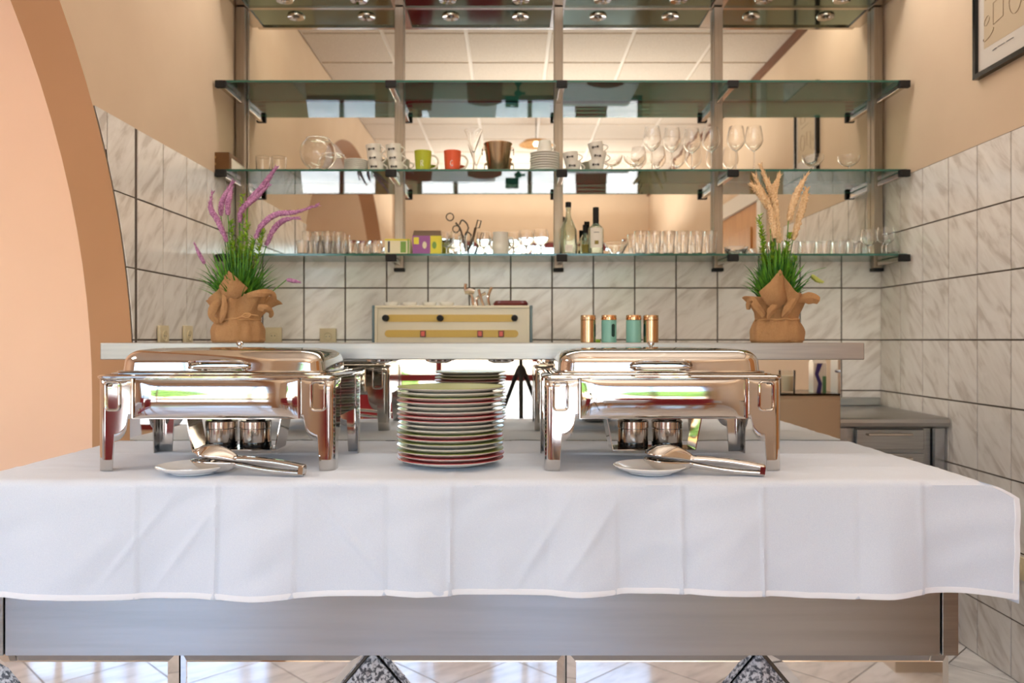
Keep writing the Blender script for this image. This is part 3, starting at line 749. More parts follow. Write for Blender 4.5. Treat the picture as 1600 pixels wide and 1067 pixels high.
    f.grid(20, 3, lambda u, v: tuple(Vector(hpts[min(int(u*(len(hpts)-1)), len(hpts)-1)])*(v)+Vector(h2[min(int(u*(len(h2)-1)), len(h2)-1)])*(1-v)) if v in (0, 1) else tuple((Vector(hpts[int(u*(len(hpts)-1))])+Vector(h2[int(u*(len(h2)-1))]))/2+Vector((0, .004, 0)))) if False else None
    build('handle_guard', f, 'chrome', lid)
    build('hinge', MB().tube([(-.05, D_-.012, .255), (.05, D_-.012, .255)], .006), 'chrome', lid)
    # fuel shelf hanging under the pan
    f = MB()
    for sx in (-1, 1):
        f.loft([[(sx*.128, y_, .131), (sx*.131, y_, .131), (sx*.113, y_, .036), (sx*.110, y_, .036)] for y_ in (.13, .23)])
    f.box(-.112, .112, .13, .23, .034, .0365)
    build('fuel_shelf', f, 'chrome', root, 0)
    return root
chx = make_chafer()
can_p = empty('fuel_can', (0, 0, 0), cat='fuel can')
f = MB().lathe([(0, 0), (.040, 0), (.0415, .003), (.0415, .052), (.0428, .054), (.0428, .072), (.040, .075), (.020, .075), (.018, .071), (0, .071)], 28)
build('can_body', f, 'chrome_soft', can_p, 30)
build('base_band', MB().lathe([(.0418, .001), (.0422, .004), (.0422, .014), (.0418, .016)], 28, close=True), 'black_gloss', can_p)
build('damper_lid', MB().lathe([(0, .0752), (.026, .0752), (.026, .0775), (0, .078)], 20), 'black_gloss', can_p)
CH = []
for (x, lb, sd) in ((-.752, 'polished chafing dish left of the plate stack', 'left'), (.384, 'polished chafing dish right of the plate stack', 'right')):
    used_copy(chx, (x, 2.03, TT), 0, lb, 'chafing dishes on the white cloth')
    for dx, w2_ in ((-.050, 'left'), (.044, 'right')):
        used_copy(can_p, (x+dx, 2.21, TT+.0368), dx*9, 'chrome fuel can under the %s chafing dish, the %s one of its pair' % (sd, w2_), 'fuel cans under the chafing dishes')

# ================================================================ PLATES
def plate_mesh(R_, h, rim):
    t = .0035; o = [(0, .0), (R_*.55, .0), (R_*.57, .0015), (R_*.62, .003), (R_*.80, h*.45), (R_*.985, h-.003), (R_, h-.001)]
    inn = [(R_*.995, h+.0006), (R_*.93, h-.0015), (R_*.78, h*.45+t), (R_*.60, .0035+t*.3), (0, .0045)]
    return o, inn
def plate(R_, h, band):
    o, inn = plate_mesh(R_, h, band); m = MB(); m.lathe(o+inn, 56, mi=0)
    root = build('plate', m, 'ceramic', None, 50)
    b = build('rim_band', MB().lathe([(R_*.93, h-.0010), (R_*.985, h+.0006), (R_*.998, h+.0009), (R_*1.001, h+.0002), (R_*1.001, h-.0004)], 56), band, root, 50)
    return root
PR = {c: None for c in ('rim_green', 'rim_red', 'rim_grey')}
seq = ['rim_green', 'rim_grey', 'rim_green', 'rim_red', 'rim_grey', 'rim_grey', 'rim_red', 'rim_red', 'rim_grey', 'rim_grey', 'rim_green', 'rim_red', 'rim_green', 'rim_grey', 'rim_green', 'rim_red', 'rim_red']
PRr = .1415; pitch = .01175; nP = len(seq); random.seed(11); ordn = ['top', 'second', 'third', 'fourth', 'fifth', 'sixth', 'seventh', 'eighth', 'ninth', 'tenth', 'eleventh', 'twelfth', 'thirteenth', 'fourteenth', 'fifteenth', 'sixteenth', 'bottom']
pcx = px(704, 2.14)
for i, c in enumerate(reversed(seq)):
    k = nP-1-i
    if PR[c] is None: PR[c] = o = plate(PRr, .020, c)
    else: o = copy_tree(PR[c])
    o.location = (pcx+random.uniform(-.002, .002), 2.143+random.uniform(-.002, .002), TT+.0005+i*pitch)
    nm_ = {'rim_green': 'green rim line', 'rim_red': 'red rim line', 'rim_grey': 'plain pale rim'}[c]
    tag(o, 'white dinner plate with %s, %s plate of the tall stack' % (nm_, ordn[k]), 'plate', 'dinner plates stacked between the chafing dishes')
f = plate_mesh(PRr, .02, 0)
# the uppermost plate shows its green well
top = MB().lathe([(0, .0052), (PRr*.60, .0052), (PRr*.78, .0132), (PRr*.96, .0193)], 56)
tp = [o for o in col.objects if o.get('label', '').find('top plate') >= 0][0]
build('glazed_well', top, 'rim_green', tp, 50)
# saucers
sp = None
for (x, lb) in ((303, 'small white saucer under the scalloped tongs'), (1016, 'small white saucer under the spoon tongs')):
    if sp is None:
        R_ = .091; sp = build('saucer', MB().lathe([(0, 0), (.055, 0), (.057, .003), (.075, .009), (.089, .0165), (.091, .0185), (.0895, .020), (.084, .0175), (.07, .011), (.05, .006), (0, .005)], 48), 'ceramic_white'); o = sp
    else: o = copy_tree(sp)
    o.location = (px(x, 2.0), 2.003, TT+.0008); tag(o, lb, 'saucer', 'saucers in front of the chafing dishes')
# ================================================================ TONGS
def tongs(head, tail, teeth, name, label):
    """head/tail: world points; two sprung arms, bowls facing each other"""
    root = empty('serving_tongs', tail, 0, label, 'tongs', 'serving tongs on the saucers'); hd_ = Vector(head)-Vector(tail); L = hd_.length
    ax = hd_.normalized(); side_ = Vector((0, 0, 1)).cross(ax).normalized(); up = ax.cross(side_).normalized()
    for s in (1, -1):
        def pt(u, v):            # u along, v across -1..1
            if u < .60:
                wd_ = .0125-.002*math.sin(PI*u/.6); wall = .0105*(1-v**8)+.0015; c = s*(.0008+.004*math.sin(PI*u/.6)); h_ = s*wall
            else:
                t = (u-.60)/.40; wd_ = .0105+.0245*math.sin(min(1, t*1.25)*PI/2)**1.6
                if t > .68: wd_ *= math.sqrt(max(.015, 1-((t-.68)/.325)**2))
                dep = .0105+.0185*math.sin(PI*min(1, t*.95+.05))
                if t > .8: dep *= 1-.45*((t-.8)/.2)
                c = s*(.0008+.004*math.sin(PI*min(t, 1)*.5)); h_ = s*(dep*(1-abs(v)**2.4)+.0015)
            ln = u
            if teeth and u > .88: ln = .88+(u-.88)*(.25+.75*abs(math.cos(v*PI*1.5)))
            p = ax*(ln*L)+side_*(v*wd_)+up*(c+h_)
            return tuple(p)
        m_ = MB().grid(70, 25, lambda u, v: pt(u, v*2-1))
        o = build('arm', m_, 'chrome', root, 60); sm = o.modifiers.new('thick', 'SOLIDIFY'); sm.thickness = .0016; sm.offset = 0
    e = MB().tube([tuple(up*.007), tuple(up*.0095-ax*.004), tuple(-ax*.0055), tuple(-up*.0095-ax*.004), tuple(-up*.007)], .0012, 6)
    f = MB(); f.loft([[tuple(side_*sd*.0135+up*a-ax*b) for a, b in ((.009, -.012), (.009, .0), (-.009, .0), (-.009, -.012))] for sd in (-1, 1)], cap0=True, cap1=True)
    build('spring_end', f, 'chrome', root, 30)
    return root
tongs((px(300, 1.985), 1.985, TT+.046), (px(476, 1.955), 1.955, TT+.014), True, 'a', 'polished scalloped tongs resting on the saucer before the left chafing dish')
tongs((px(1007, 1.985), 1.985, TT+.046), (px(1194, 1.955), 1.955, TT+.014), False, 'b', 'polished spoon ended tongs resting on the saucer before the right chafing dish')
# ================================================================ POTTED PLANTS
def burlap(root, corners, seed, r0=.083, top=.155):
    random.seed(seed); NS = 96; rows = []
    zs = [0, .002, .03, .055, .075, .09, .10, .115, .135, .155, .175]
    vs = []
    m_ = MB(); NR = 26
    def P_(u, v):
        a = 2*PI*u; z = v
        corner = 0; flop = 0
        for (ca, hh_, fl_, wd_) in corners:
            dlt = (a-R(ca)+PI) % (2*PI)-PI; g = math.exp(-(dlt/R(wd_))**2); corner += hh_*g; flop += fl_*g
        if v < .5:
            t = v/.5; z = t*.072
            r = r0*(1-.20*max(0, (t-.45)/.55)**1.5)*(1+.012*math.sin(5*a+seed)+.03*t*math.sin(9*a+seed)+.05*abs(math.sin(3.5*a+seed))**3); r -= (.004 if t < .05 else 0)
        else:
            t = (v-.5)/.5; hgt = .075+corner; z = .072+hgt*t
            r = r0*.80*(1+.03*math.sin(9*a+seed))+(.012+flop)*t**1.4+.010*t*math.sin(7*a+seed*2)
            if flop > .03: z -= (flop-.03)*1.2*t**3
        n_ = .006*noise.noise(Vector((math.cos(a)*3, math.sin(a)*3, z*22+seed)))
        return ((r+n_)*math.cos(a), (r+n_)*math.sin(a), z)
    m_.grid(NS+1, 44, P_)
    o = build('burlap_wrap', m_, 'burlap', root, 75); s = o.modifiers.new('thick', 'SOLIDIFY'); s.thickness = .0022
    # tucks hanging off the neck
    pts = [(.0695*math.cos(2*PI*k/40), .0695*math.sin(2*PI*k/40), .075+.0015*math.sin(k*1.3)) for k in range(40)]
    tw = MB().tube(pts, .0028, 6, closed=True)
    return o, tw
def ribbon_tuck(parent, pts, w_, seed, fold_=.35):
    """a loose flap of burlap: ribbon along pts with a crease down its middle"""
    pts = spline([Vector(p) for p in pts], 8); m_ = MB(); n = len(pts)
    def fn(u, v):
        i = min(int(round(v*(n-1))), n-1); t = (pts[min(i+1, n-1)]-pts[max(i-1, 0)]).normalized(); sd = t.cross(Vector((0, -1, 0)))
        if sd.length < .1: sd = Vector((1, 0, 0))
        sd.normalize(); nn = t.cross(sd).normalized(); q = u*2-1; ww = w_[0]*(1-v)+w_[1]*v if len(w_) == 2 else (w_[0]*(1-2*v)+w_[1]*2*v if v < .5 else w_[1]*(2-2*v)+w_[2]*(2*v-1))
        p = pts[i]+sd*q*ww+nn*(abs(q)*fold_*ww)+Vector((0, .002*noise.noise(Vector((u*4, v*6, seed))), 0)); return tuple(p)
    m_.grid(13, n, fn); o = build('burlap_fold', m_, 'burlap', parent, 75); s = o.modifiers.new('thick', 'SOLIDIFY'); s.thickness = .0022; return o
def spike(root, pts, rmax, matn, seed, D):
    random.seed(seed); sp_ = spline(pts, 16); n = len(sp_); m_ = MB(); o0 = root.location
    rr = []
    seg = 10; vs = []
    prevn = None
    for i, p in enumerate(sp_):
        t = i/(n-1); base = rmax*(math.sin(PI*min(1, .12+t*.88))**.6)*(1 if t < .6 else (1-((t-.6)/.4)**1.6*.85))
        tg = (sp_[min(i+1, n-1)]-sp_[max(i-1, 0)]).normalized(); nr = tg.cross(Vector((0, 1, 0))).normalized(); b = tg.cross(nr)
        for k in range(seg):
            a = 2*PI*k/seg+i*.35; rr_ = base*(1+.32*((i*7+k*5) % 3-1)*.8+random.uniform(-.16, .16)); q = p-o0+nr*math.cos(a)*rr_+b*math.sin(a)*rr_
            vs.append(tuple(q))
    fs = [(i*seg+k, i*seg+(k+1) % seg, (i+1)*seg+(k+1) % seg, (i+1)*seg+k) for i in range(n-1) for k in range(seg)]+[tuple(range(seg)), tuple((n-1)*seg+k for k in range(seg))]
    m_.add(vs, fs)
    # floret nubs
    for q in range(int(n*2.2)):
        i = random.randrange(1, n-2); t = i/(n-1); base = rmax*(.55 if t > .75 else .95)
        a = random.uniform(0, 2*PI); tg = (sp_[i+1]-sp_[i]).normalized(); nr = tg.cross(Vector((0, 1, 0))).normalized(); b = tg.cross(nr)
        d = (nr*math.cos(a)+b*math.sin(a)); c = sp_[i]-o0+d*base*.7; L_ = rmax*.9
        tip = c+d*L_*.7+tg*L_*1.3; s1 = d.cross(tg)*L_*.35
        m_.add([tuple(c-s1), tuple(c+s1), tuple(tip), tuple(c-tg*L_*.4)], [(0, 1, 2), (0, 3, 1), (0, 2, 3), (1, 3, 2)])
    o = build('flower_spike', m_, matn, root, 60)
    st = MB(); a0 = sp_[0]-o0; st.tube(spline([(a0.x*.25, a0.y*.3, .12), (a0.x*.65, a0.y, (a0.z+.12)*.5), tuple(a0)], 6), .0016, 5)
    build('stem', st, 'blade_green', o)
    return o
def blades(root, n, spread, hmin, hmax, seed, cen=(0, 0, .11)):
    random.seed(seed); m_ = MB()
    for k in range(n):
        a = random.uniform(0, 2*PI); r0_ = random.uniform(0, .045); lean = random.uniform(.05, 1)**1.3*spread; h_ = random.uniform(hmin, hmax)*(1-.35*(lean/spread)**2); w_ = random.uniform(.003, .0055)
        bx_, by_ = cen[0]+r0_*math.cos(a), cen[1]+r0_*math.sin(a); tw = random.uniform(0, PI); ns = 7; pv = []
        dx, dy = math.cos(a), math.sin(a)
        for i in range(ns):
            t = i/(ns-1); x = bx_+dx*lean*t**1.6; y = by_+dy*lean*t**1.6; z = cen[2]+h_*(t-.25*(lean/spread)*t**3)
            ww = w_*(1-t**2.2)+.0002; sx_, sy_ = math.cos(tw+t), math.sin(tw+t)
            pv += [(x-sx_*ww, y-sy_*ww, z), (x+sx_*ww, y+sy_*ww, z)]
        m_.add(pv, [(2*i, 2*i+1, 2*i+3, 2*i+2) for i in range(ns-1)])
    return m_
def sprigs(root, tops, seed):
    random.seed(seed); m_ = MB(); st = MB()
    for (x, z, dens) in tops:
        p0 = Vector((x*.35, random.uniform(-.03, .03), .13)); p1 = Vector((x, random.uniform(-.02, .02), z)); L_ = p1-p0
        st.tube([tuple(p0), tuple(p0+L_*.5+Vector((.004, 0, 0))), tuple(p1)], .0013, 5)
        for q in range(int(110*dens)):
            t = .45+.55*random.random(); c = p0+L_*t; a = random.uniform(0, 2*PI); el = random.uniform(-.1, 1.0); l_ = random.uniform(.014, .030)*(1.15-.4*t)
            d = Vector((math.cos(a)*math.cos(el), math.sin(a)*math.cos(el), math.sin(el))); s1 = d.cross(Vector((0, 0, 1))).normalized()*.0042
            m_.add([tuple(c), tuple(c+d*l_*.5+s1), tuple(c+d*l_), tuple(c+d*l_*.5-s1)], [(0, 1, 2, 3)])
    return m_, st
def plantbase(x, D, label, corners, seed):
    root = empty('potted_plant', (px(x, D), D, ZTOP), 0, label, 'plant')
    o, tw = burlap(root, corners, seed)
    build('soil', MB().lathe([(0, .115), (.055, .112), (.056, .10), (0, .10)], 20), 'soil', root)
    return root, o, tw
D1 = 2.64
def W(x, y, D=D1, off=0): return P(x, y, D+off)
# left plant
pl, wrap, tw = plantbase(373, D1, 'artificial lavender with purple spikes in a tied burlap wrap', [(262, .070, .004, 26), (330, .012, .02, 25), (20, .005, .05, 20), (190, -.01, .03, 24), (90, .03, .02, 30)], 3)
O1 = pl.location
def rel(x, y, off=0, O=O1): return tuple(P(x, y, D1+off)-O)
k_ = P(378, 494, D1-.075)-O1
tw.tube(spline([k_, k_+Vector((.012, -.004, .008)), k_+Vector((.03, -.004, .006)), k_+Vector((.02, -.003, -.004)), k_], 5), .002, 6)
tw.tube(spline([k_, k_+Vector((-.02, -.002, -.008)), k_+Vector((-.05, .012, -.014))], 5), .0018, 6)
tw.tube(spline([k_, k_+Vector((.028, .0, .004)), k_+Vector((.05, .01, .002))], 5), .0018, 6)
build('jute_bow', tw, 'jute', pl)
ribbon_tuck(wrap, [rel(345, 470, -.07), rel(335, 477, -.085), rel(330, 492, -.085), rel(340, 505, -.075)], (.010, .015, .007), 1)
ribbon_tuck(wrap, [rel(349, 455, -.075), rel(350, 475, -.09), rel(347, 495, -.088), rel(343, 504, -.075)], (.005, .011, .004), 2)
ribbon_tuck(wrap, [rel(385, 462, -.07), rel(405, 458, -.08), rel(424, 460, -.05), rel(428, 472, -.02)], (.008, .014, .008), 3)
ribbon_tuck(wrap, [rel(402, 480, -.06), rel(414, 482, -.07), rel(422, 490, -.04), rel(421, 496, -.02)], (.010, .014, .004), 4)
# big pointed flap
f = MB(); fl_ = [(342, 447), (351, 434), (357, 423), (370, 434), (387, 450), (372, 466), (350, 470)]
pts = [Vector(rel(x, y, -.083+.0006*abs(x-360))) for x, y in fl_]; cen_ = Vector(rel(362, 447, -.098))
f.add([tuple(cen_)]+[tuple(p) for p in pts]+[tuple(p+Vector((0, .004, 0))) for p in pts]+[tuple(cen_+Vector((0, .004, 0)))], [(0, i+1, (i+1) % 7+1) for i in range(7)]+[(15, (i+1) % 7+8, i+8) for i in range(7)]+[(i+1, i+8, (i+1) % 7+8, (i+1) % 7+1) for i in range(7)])
build('burlap_fold', f, 'burlap', wrap, 75)
lav = [[(355, 378), (341, 346), (329, 324), (333, 297)], [(345, 337), (348, 313), (366, 281)], [(356, 336), (357, 315), (364, 290)], [(374, 348), (379, 326), (403, 306), (422, 287)],
       [(387, 313), (410, 291), (420, 278), (433, 259)], [(399, 373), (410, 351), (432, 335), (464, 331), (500, 319)], [(416, 384), (428, 358), (446, 343), (471, 341)], [(320, 412), (312, 398), (303, 379)], [(448, 437), (470, 441)]]
for k, pp in enumerate(lav):
    spike(pl, [P(x, y, D1+[-.02, .02, -.03, 0, .03, -.02, .02, 0, .01][k]) for x, y in pp], .0085 if k < 7 else .006, 'lavender', k+5, D1)
b = blades(pl, 480, .12, .11, .23, 7)
tag(build('grass_blades', b, 'blade_green', pl, 0), kind='stuff')
m_, st = sprigs(pl, [(.01, .49, 1), (-.02, .40, 1.4), (.03, .39, 1.2), (.085, .37, 1.3), (.055, .34, 1.2), (-.035, .33, 1), (.0, .34, 1.2), (.03, .30, 1.2)], 5)
tag(build('sprig_leaves', m_, 'sprig_green', pl, 0), kind='stuff'); build('sprig_stems', st, 'blade_green', pl)
# right plant
pr, wrap2, tw = plantbase(1214, D1, 'artificial grass with cream plumes in a knotted burlap wrap', [(262, .075, .0, 22), (315, .012, .012, 22), (10, .012, .035, 20), (185, .005, .035, 22), (90, .03, .02, 30)], 8)
O2 = pr.location
rel2 = lambda x, y, off=0: rel(x, y, off, O2)
build('jute_string', tw, 'jute', pr)
ribbon_tuck(wrap2, [rel2(1245, 470, -.05), rel2(1258, 466, -.06), rel2(1272, 466, -.06), rel2(1281, 470, -.055)], (.008, .020, .012), 6, .5)
ribbon_tuck(wrap2, [rel2(1196, 494, -.07), rel2(1184, 480, -.08), rel2(1177, 470, -.075), rel2(1171, 474, -.06), rel2(1170, 484, -.05)], (.012, .012, .006), 7)
ribbon_tuck(wrap2, [rel2(1222, 496, -.075), rel2(1232, 484, -.09), rel2(1244, 466, -.08)], (.005, .016, .010), 8, .6)
ribbon_tuck(wrap2, [rel2(1200, 498, -.075), rel2(1206, 486, -.09), rel2(1216, 474, -.085)], (.004, .014, .010), 9, .6)
f = MB(); fl_ = [(1186, 456), (1204, 440), (1219, 421), (1222, 424), (1226, 446), (1231, 470), (1214, 484), (1196, 474)]
pts = [Vector(rel2(x, y, -.083+.0006*abs(x-1212))) for x, y in fl_]; cen_ = Vector(rel2(1213, 452, -.100)); q = len(pts)
f.add([tuple(cen_)]+[tuple(p) for p in pts]+[tuple(p+Vector((0, .004, 0))) for p in pts]+[tuple(cen_+Vector((0, .004, 0)))], [(0, i+1, (i+1) % q+1) for i in range(q)]+[(2*q+1, (i+1) % q+q+1, i+q+1) for i in range(q)]+[(i+1, i+q+1, (i+1) % q+q+1, (i+1) % q+1) for i in range(q)])
build('burlap_fold', f, 'burlap', wrap2, 75)
plu = [[(1217, 380), (1210, 315), (1201, 290), (1187, 256)], [(1210, 352), (1203, 324), (1190, 299), (1178, 270)], [(1201, 326), (1186, 301), (1172, 286)], [(1208, 330), (1210, 297), (1219, 271)], [(1232, 345), (1244, 306), (1262, 270)], [(1239, 375), (1255, 319), (1261, 294)], [(1211, 372), (1206, 340), (1200, 312)]]
for k, pp in enumerate(plu): spike(pr, [P(x, y, D1+[0, .02, -.02, .03, -.02, .02, -.03][k]) for x, y in pp], .0108, 'cream_plume', k+25, D1)
tag(build('grass_blades', blades(pr, 480, .085, .12, .23, 17), 'blade_green', pr, 0), kind='stuff')
m_, st = sprigs(pr, [(-.055, .42, 1.1), (-.05, .36, 1.1), (-.02, .33, 1.2), (.045, .36, 1.3), (.03, .31, 1), (.0, .30, 1), (-.04, .28, 1), (.055, .28, 1)], 6)
tag(build('sprig_leaves', m_, 'sprig_green', pr, 0), kind='stuff'); build('sprig_stems', st, 'blade_green', pr)
spike(pr, [P(1268, 430, D1), P(1276, 437, D1), P(1285, 441, D1)], .007, 'pale_sprig', 55, D1)
f = MB(); a_ = [rel2(1240, 446), rel2(1256, 430), rel2(1275, 422), rel2(1290, 418)]; f.tube(spline(a_, 5), .003, 4, flat=.3); build('leaf', f, 'blade_green', pr)

# ================================================================ CANISTERS
def tin(body, window, copper):
    root = empty('spice_canister', (0, 0, 0), cat='canister')
    build('canister_body', MB().lathe([(0, 0), (.0235, 0), (.0245, .001), (.0245, .073), (.0235, .074)], 32), body, root, 40)
    build('canister_lid', MB().lathe([(.0238, .0745), (.0252, .075), (.0252, .0795), (.0246, .080), (.0246, .088), (.0232, .0905), (0, .091)], 32), copper, root, 30)
    if window is not None:
        f = MB(); pill_pts = []
        hh_, ww_ = .022, .0065
        def fn(u, v):
            z = .040+(v*2-1)*hh_; q = abs(v*2-1); lim = 1 if q < .75 else math.sqrt(max(0, 1-((q-.75)/.25)**2)); a = R(window)+(u*2-1)*ww_/.0245*lim
            return (.0248*math.cos(a), .0248*math.sin(a), z)
        build('window_strip', f.grid(7, 17, fn), 'teal_dark', root, 60)
    return root
for (x, body, win, cop, lb) in ((919, 'copper_tin', -25, 'copper_tin', 'brushed copper spice canister at the left end of the four'), (951.5, 'teal_tin', -62, 'copper_lid', 'teal canister with copper lid and dark oval window strip'),
                                (990, 'teal_tin', None, 'copper_lid', 'plain teal canister with copper lid'), (1017, 'copper_tin', 200, 'copper_tin', 'brushed copper spice canister at the right end of the four')):
    o = tin(body, win, cop); o.location = (px(x, 2.6), 2.6, ZTOP); o.scale = (1, 1, .98); tag(o, lb, None, 'spice canisters on the steel shelf')
tag(build('green_cloth', MB().loft([rrect(.016, .02, .004, 0), rrect(.017, .021, .005, .006), rrect(.012, .016, .004, .010)]), 'sprig_green', loc=(px(934, 2.66), 2.66, ZTOP)), 'small green lid lying between the first two canisters', 'lid')

# ================================================================ GLASSWARE
def gl(name, prof, cat_, seg=28, matn='glass', root=None): return build(name, MB().lathe(prof, seg), matn, root, 40)
def tumbler(h, r0, r1, matn='glass'):
    t = empty('tumbler', (0, 0, 0), cat='glass'); build('glass_wall', MB().lathe([(0, 0), (r0, 0), (r0+.0008, .002), (r1, h-.0008), (r1-.0008, h), (r1-.0018, h-.0008), (r0-.0012, .011), (r0-.004, .0085), (0, .008)], 24), matn, t, 40); return t
def stemglass(h, rb, hb, rf, rtop, name='wine_glass', coupe=False):
    root = empty(name, (0, 0, 0), cat='glass'); zs = h-hb; o = []; n = 10
    for k in range(n+1):
        t = k/n
        if coupe: r = rb*math.sin(t*PI/2)**.8; z = zs+hb*(1-math.cos(t*PI/2)*1.0) if False else zs+hb*t**1.7
        else: r = rb*math.sin(min(1, .05+t/.42*.95)*PI/2)**.75 if t < .42 else rb+(rtop-rb)*((t-.42)/.58)**1.6; z = zs+hb*t
        o.append((max(r, .004), z))
    inn = [(max(r-.0012, .0006), z+(.0015 if z < h-.001 else 0)) for r, z in reversed(o)]
    build('bowl', MB().lathe([(0, zs-.0)]+o+inn+[(0, zs+.003)], 28), 'glass', root, 50)
    build('stem', MB().lathe([(rf*.18, .004), (.0035, .012), (.003, zs*.5), (.0036, zs-.004), (.004, zs-.0003)], 12), 'glass', root, 50)
    build('foot', MB().lathe([(0, 0), (rf, 0), (rf, .0012), (rf*.5, .0026), (rf*.16, .0038), (0, .0038)], 24), 'glass', root, 50)
    return root
def put(proto, x, D, z, label, group, rz=0, sc_=None): return used_copy(proto, (px(x, D), D, z+.0006), rz, label, group, sc_)
ordw = ['first', 'second', 'third', 'fourth', 'fifth', 'sixth', 'seventh', 'eighth', 'ninth', 'tenth', 'eleventh', 'twelfth']
# --- middle shelf
mb = MB(); mn = empty('menu_box', (px(342, 3.62), 3.66, ZS2+.0006), label='flat brown printed box with pale lettering at the left end of middle shelf', cat='box')
build('box_body', MB().box(-.052, .052, -.055, .12, 0, .078, bev=.002), 'menu_brown', mn, 0)
for z0 in (.05, .02): build('printed_line', MB().box(-.046, -.008, -.0562, -.0552, z0, z0+.010), 'gold_print', mn, 0)
build('leaflets', MB().poly([(.053, -.03, .0), (.053, -.03, .055), (.085, .03, .03), (.10, .09, .0)], (.004, 0, 0)), 'paper', mn, 0)
tb = tumbler(.082, .030, .034)
put(tb, 411, 3.72, ZS2, 'squat clear tumbler on the middle shelf beside the brown box', 'squat tumblers on the middle shelf'); put(tb, 436, 3.72, ZS2, 'squat clear tumbler on the middle shelf beside the globe vase', 'squat tumblers on the middle shelf')
gv = empty('globe_vase', (px(497, 3.72), 3.72, ZS2+.0006), label='round clear globe vase on a short foot on the middle shelf', cat='vase')
o_ = [(.036, .022)]+[(.083*math.sin(R(a)), .100-.083*math.cos(R(a))+.0) for a in range(28, 141, 8)]; o_.append((.055, .166))
build('globe', MB().lathe([(0, .020)]+o_+[(r-.0018, z) for r, z in reversed(o_)]+[(0, .024)], 36), 'glass', gv, 60)
build('foot', MB().lathe([(0, 0), (.040, 0), (.040, .003), (.022, .010), (.018, .0195), (0, .0195)], 28), 'glass', gv, 60)
scr = build('small_saucer', MB().lathe([(0, 0), (.030, 0), (.052, .007), (.057, .010), (.056, .0115), (.048, .009), (.028, .003), (0, .003)], 28), 'ceramic')
def copies(proto, x, D, z, n_, pitch_, lab, group, cat_, scale=1):
    for k in range(n_):
        o = copy_tree(proto) if proto.get('_u') else proto; proto['_u'] = 1
        o.location = (px(x, D)+random.uniform(-.001, .001), D, z+.0006+k*pitch_*scale); o.scale = (scale,)*3
        tag(o, lab % ('bottom' if k == 0 else 'top' if k == n_-1 else ordw[k]+' from the bottom'), cat_, group)
copies(scr, 556.5, 3.72, ZS2, 7, .0088, 'small cream saucer beside the globe vase, %s of the pile', 'small saucers piled beside the globe vase', 'saucer')
cup2 = empty('printed_cup', (0, 0, 0), cat='cup')
build('cup_body', MB().lathe([(0, 0), (.026, 0), (.029, .004), (.034, .035), (.0365, .056), (.035, .0565), (.032, .035), (.026, .008), (0, .006)], 28), 'ceramic', cup2)
build('handle', MB().tube([(.034+.020*math.sin(PI*k/10), 0, .046-.034*k/10) for k in range(11)], .003, 6), 'ceramic', cup2)
f = MB()
for (a0, a1, z0, z1) in ((-2.05, -1.75, .026, .037), (-1.70, -1.45, .028, .034), (-1.40, -1.1, .026, .036)):
    f.grid(5, 2, lambda u, v: (.0352*math.cos(a0+(a1-a0)*u), .0352*math.sin(a0+(a1-a0)*u), z0+(z1-z0)*v))
build('printed_mark', f, 'cup_print', cup2, 0)
def cupstack(xs, D, z, n_, labs, tilt, group):
    for k in range(n_):
        o = used_copy(cup2, (px(xs[k], D), D, z+.0006+k*.0405), -.25, labs[k], group); o.rotation_euler = (0, R(tilt[k]), -.2)
G3 = 'white printed cups on the middle shelf'
cupstack([588, 586.5, 585], 3.72, ZS2, 3, ['bottom printed cup of the stack nearest the globe vase', 'middle printed cup of the stack nearest the globe vase', 'top printed cup of the stack nearest the globe vase'], [0, -3, -5], G3)
cupstack([619, 617.5, 616], 3.72, ZS2, 3, ['bottom printed cup of the stack beside the green mug', 'middle printed cup of the stack beside the green mug', 'top printed cup of the stack beside the green mug'], [0, -3, -5], G3)
def mug(c, x, label, letter):
    r = empty('coffee_mug', (px(x, 3.72), 3.72, ZS2+.0006), 0, label, 'mug', 'tall mugs on the middle shelf')
    build('mug_body', MB().lathe([(0, 0), (.030, 0), (.033, .004), (.037, .05), (.0405, .108)], 32), c, r)
    build('mug_inside', MB().lathe([(.0405, .108), (.039, .109), (.0375, .107), (.034, .05), (.028, .008), (0, .006)], 32), 'mug_inside', r)
    build('handle', MB().tube(spline([(.037, 0, .088), (.055, 0, .086), (.070, 0, .064), (.060, 0, .035), (.034, 0, .022)], 5), .0048, 8), 'mug_inside', r)
    f = MB()
    def cv(a, z): return (.0372*math.cos(R(a))*1.02, .0372*math.sin(R(a))*1.02, z)
    L_ = [[(-100, .034), (-100, .058)], [(-100, .058), (-88, .058), (-85, .052), (-88, .047), (-100, .046)], [(-94, .046), (-85, .034)]] if letter == 'R' else [[(-84, .056), (-92, .058), (-100, .052), (-100, .040), (-92, .034), (-84, .036)]]
    for l_ in L_: f.tube([cv(*q) for q in l_], .0013, 5)
    build('letter', f, 'mug_inside', r)
mug('mug_green', 661, 'tall lime green mug on the middle shelf', 'R'); mug('mug_red', 707, 'tall orange red mug with cream handle on the middle shelf', 'C')
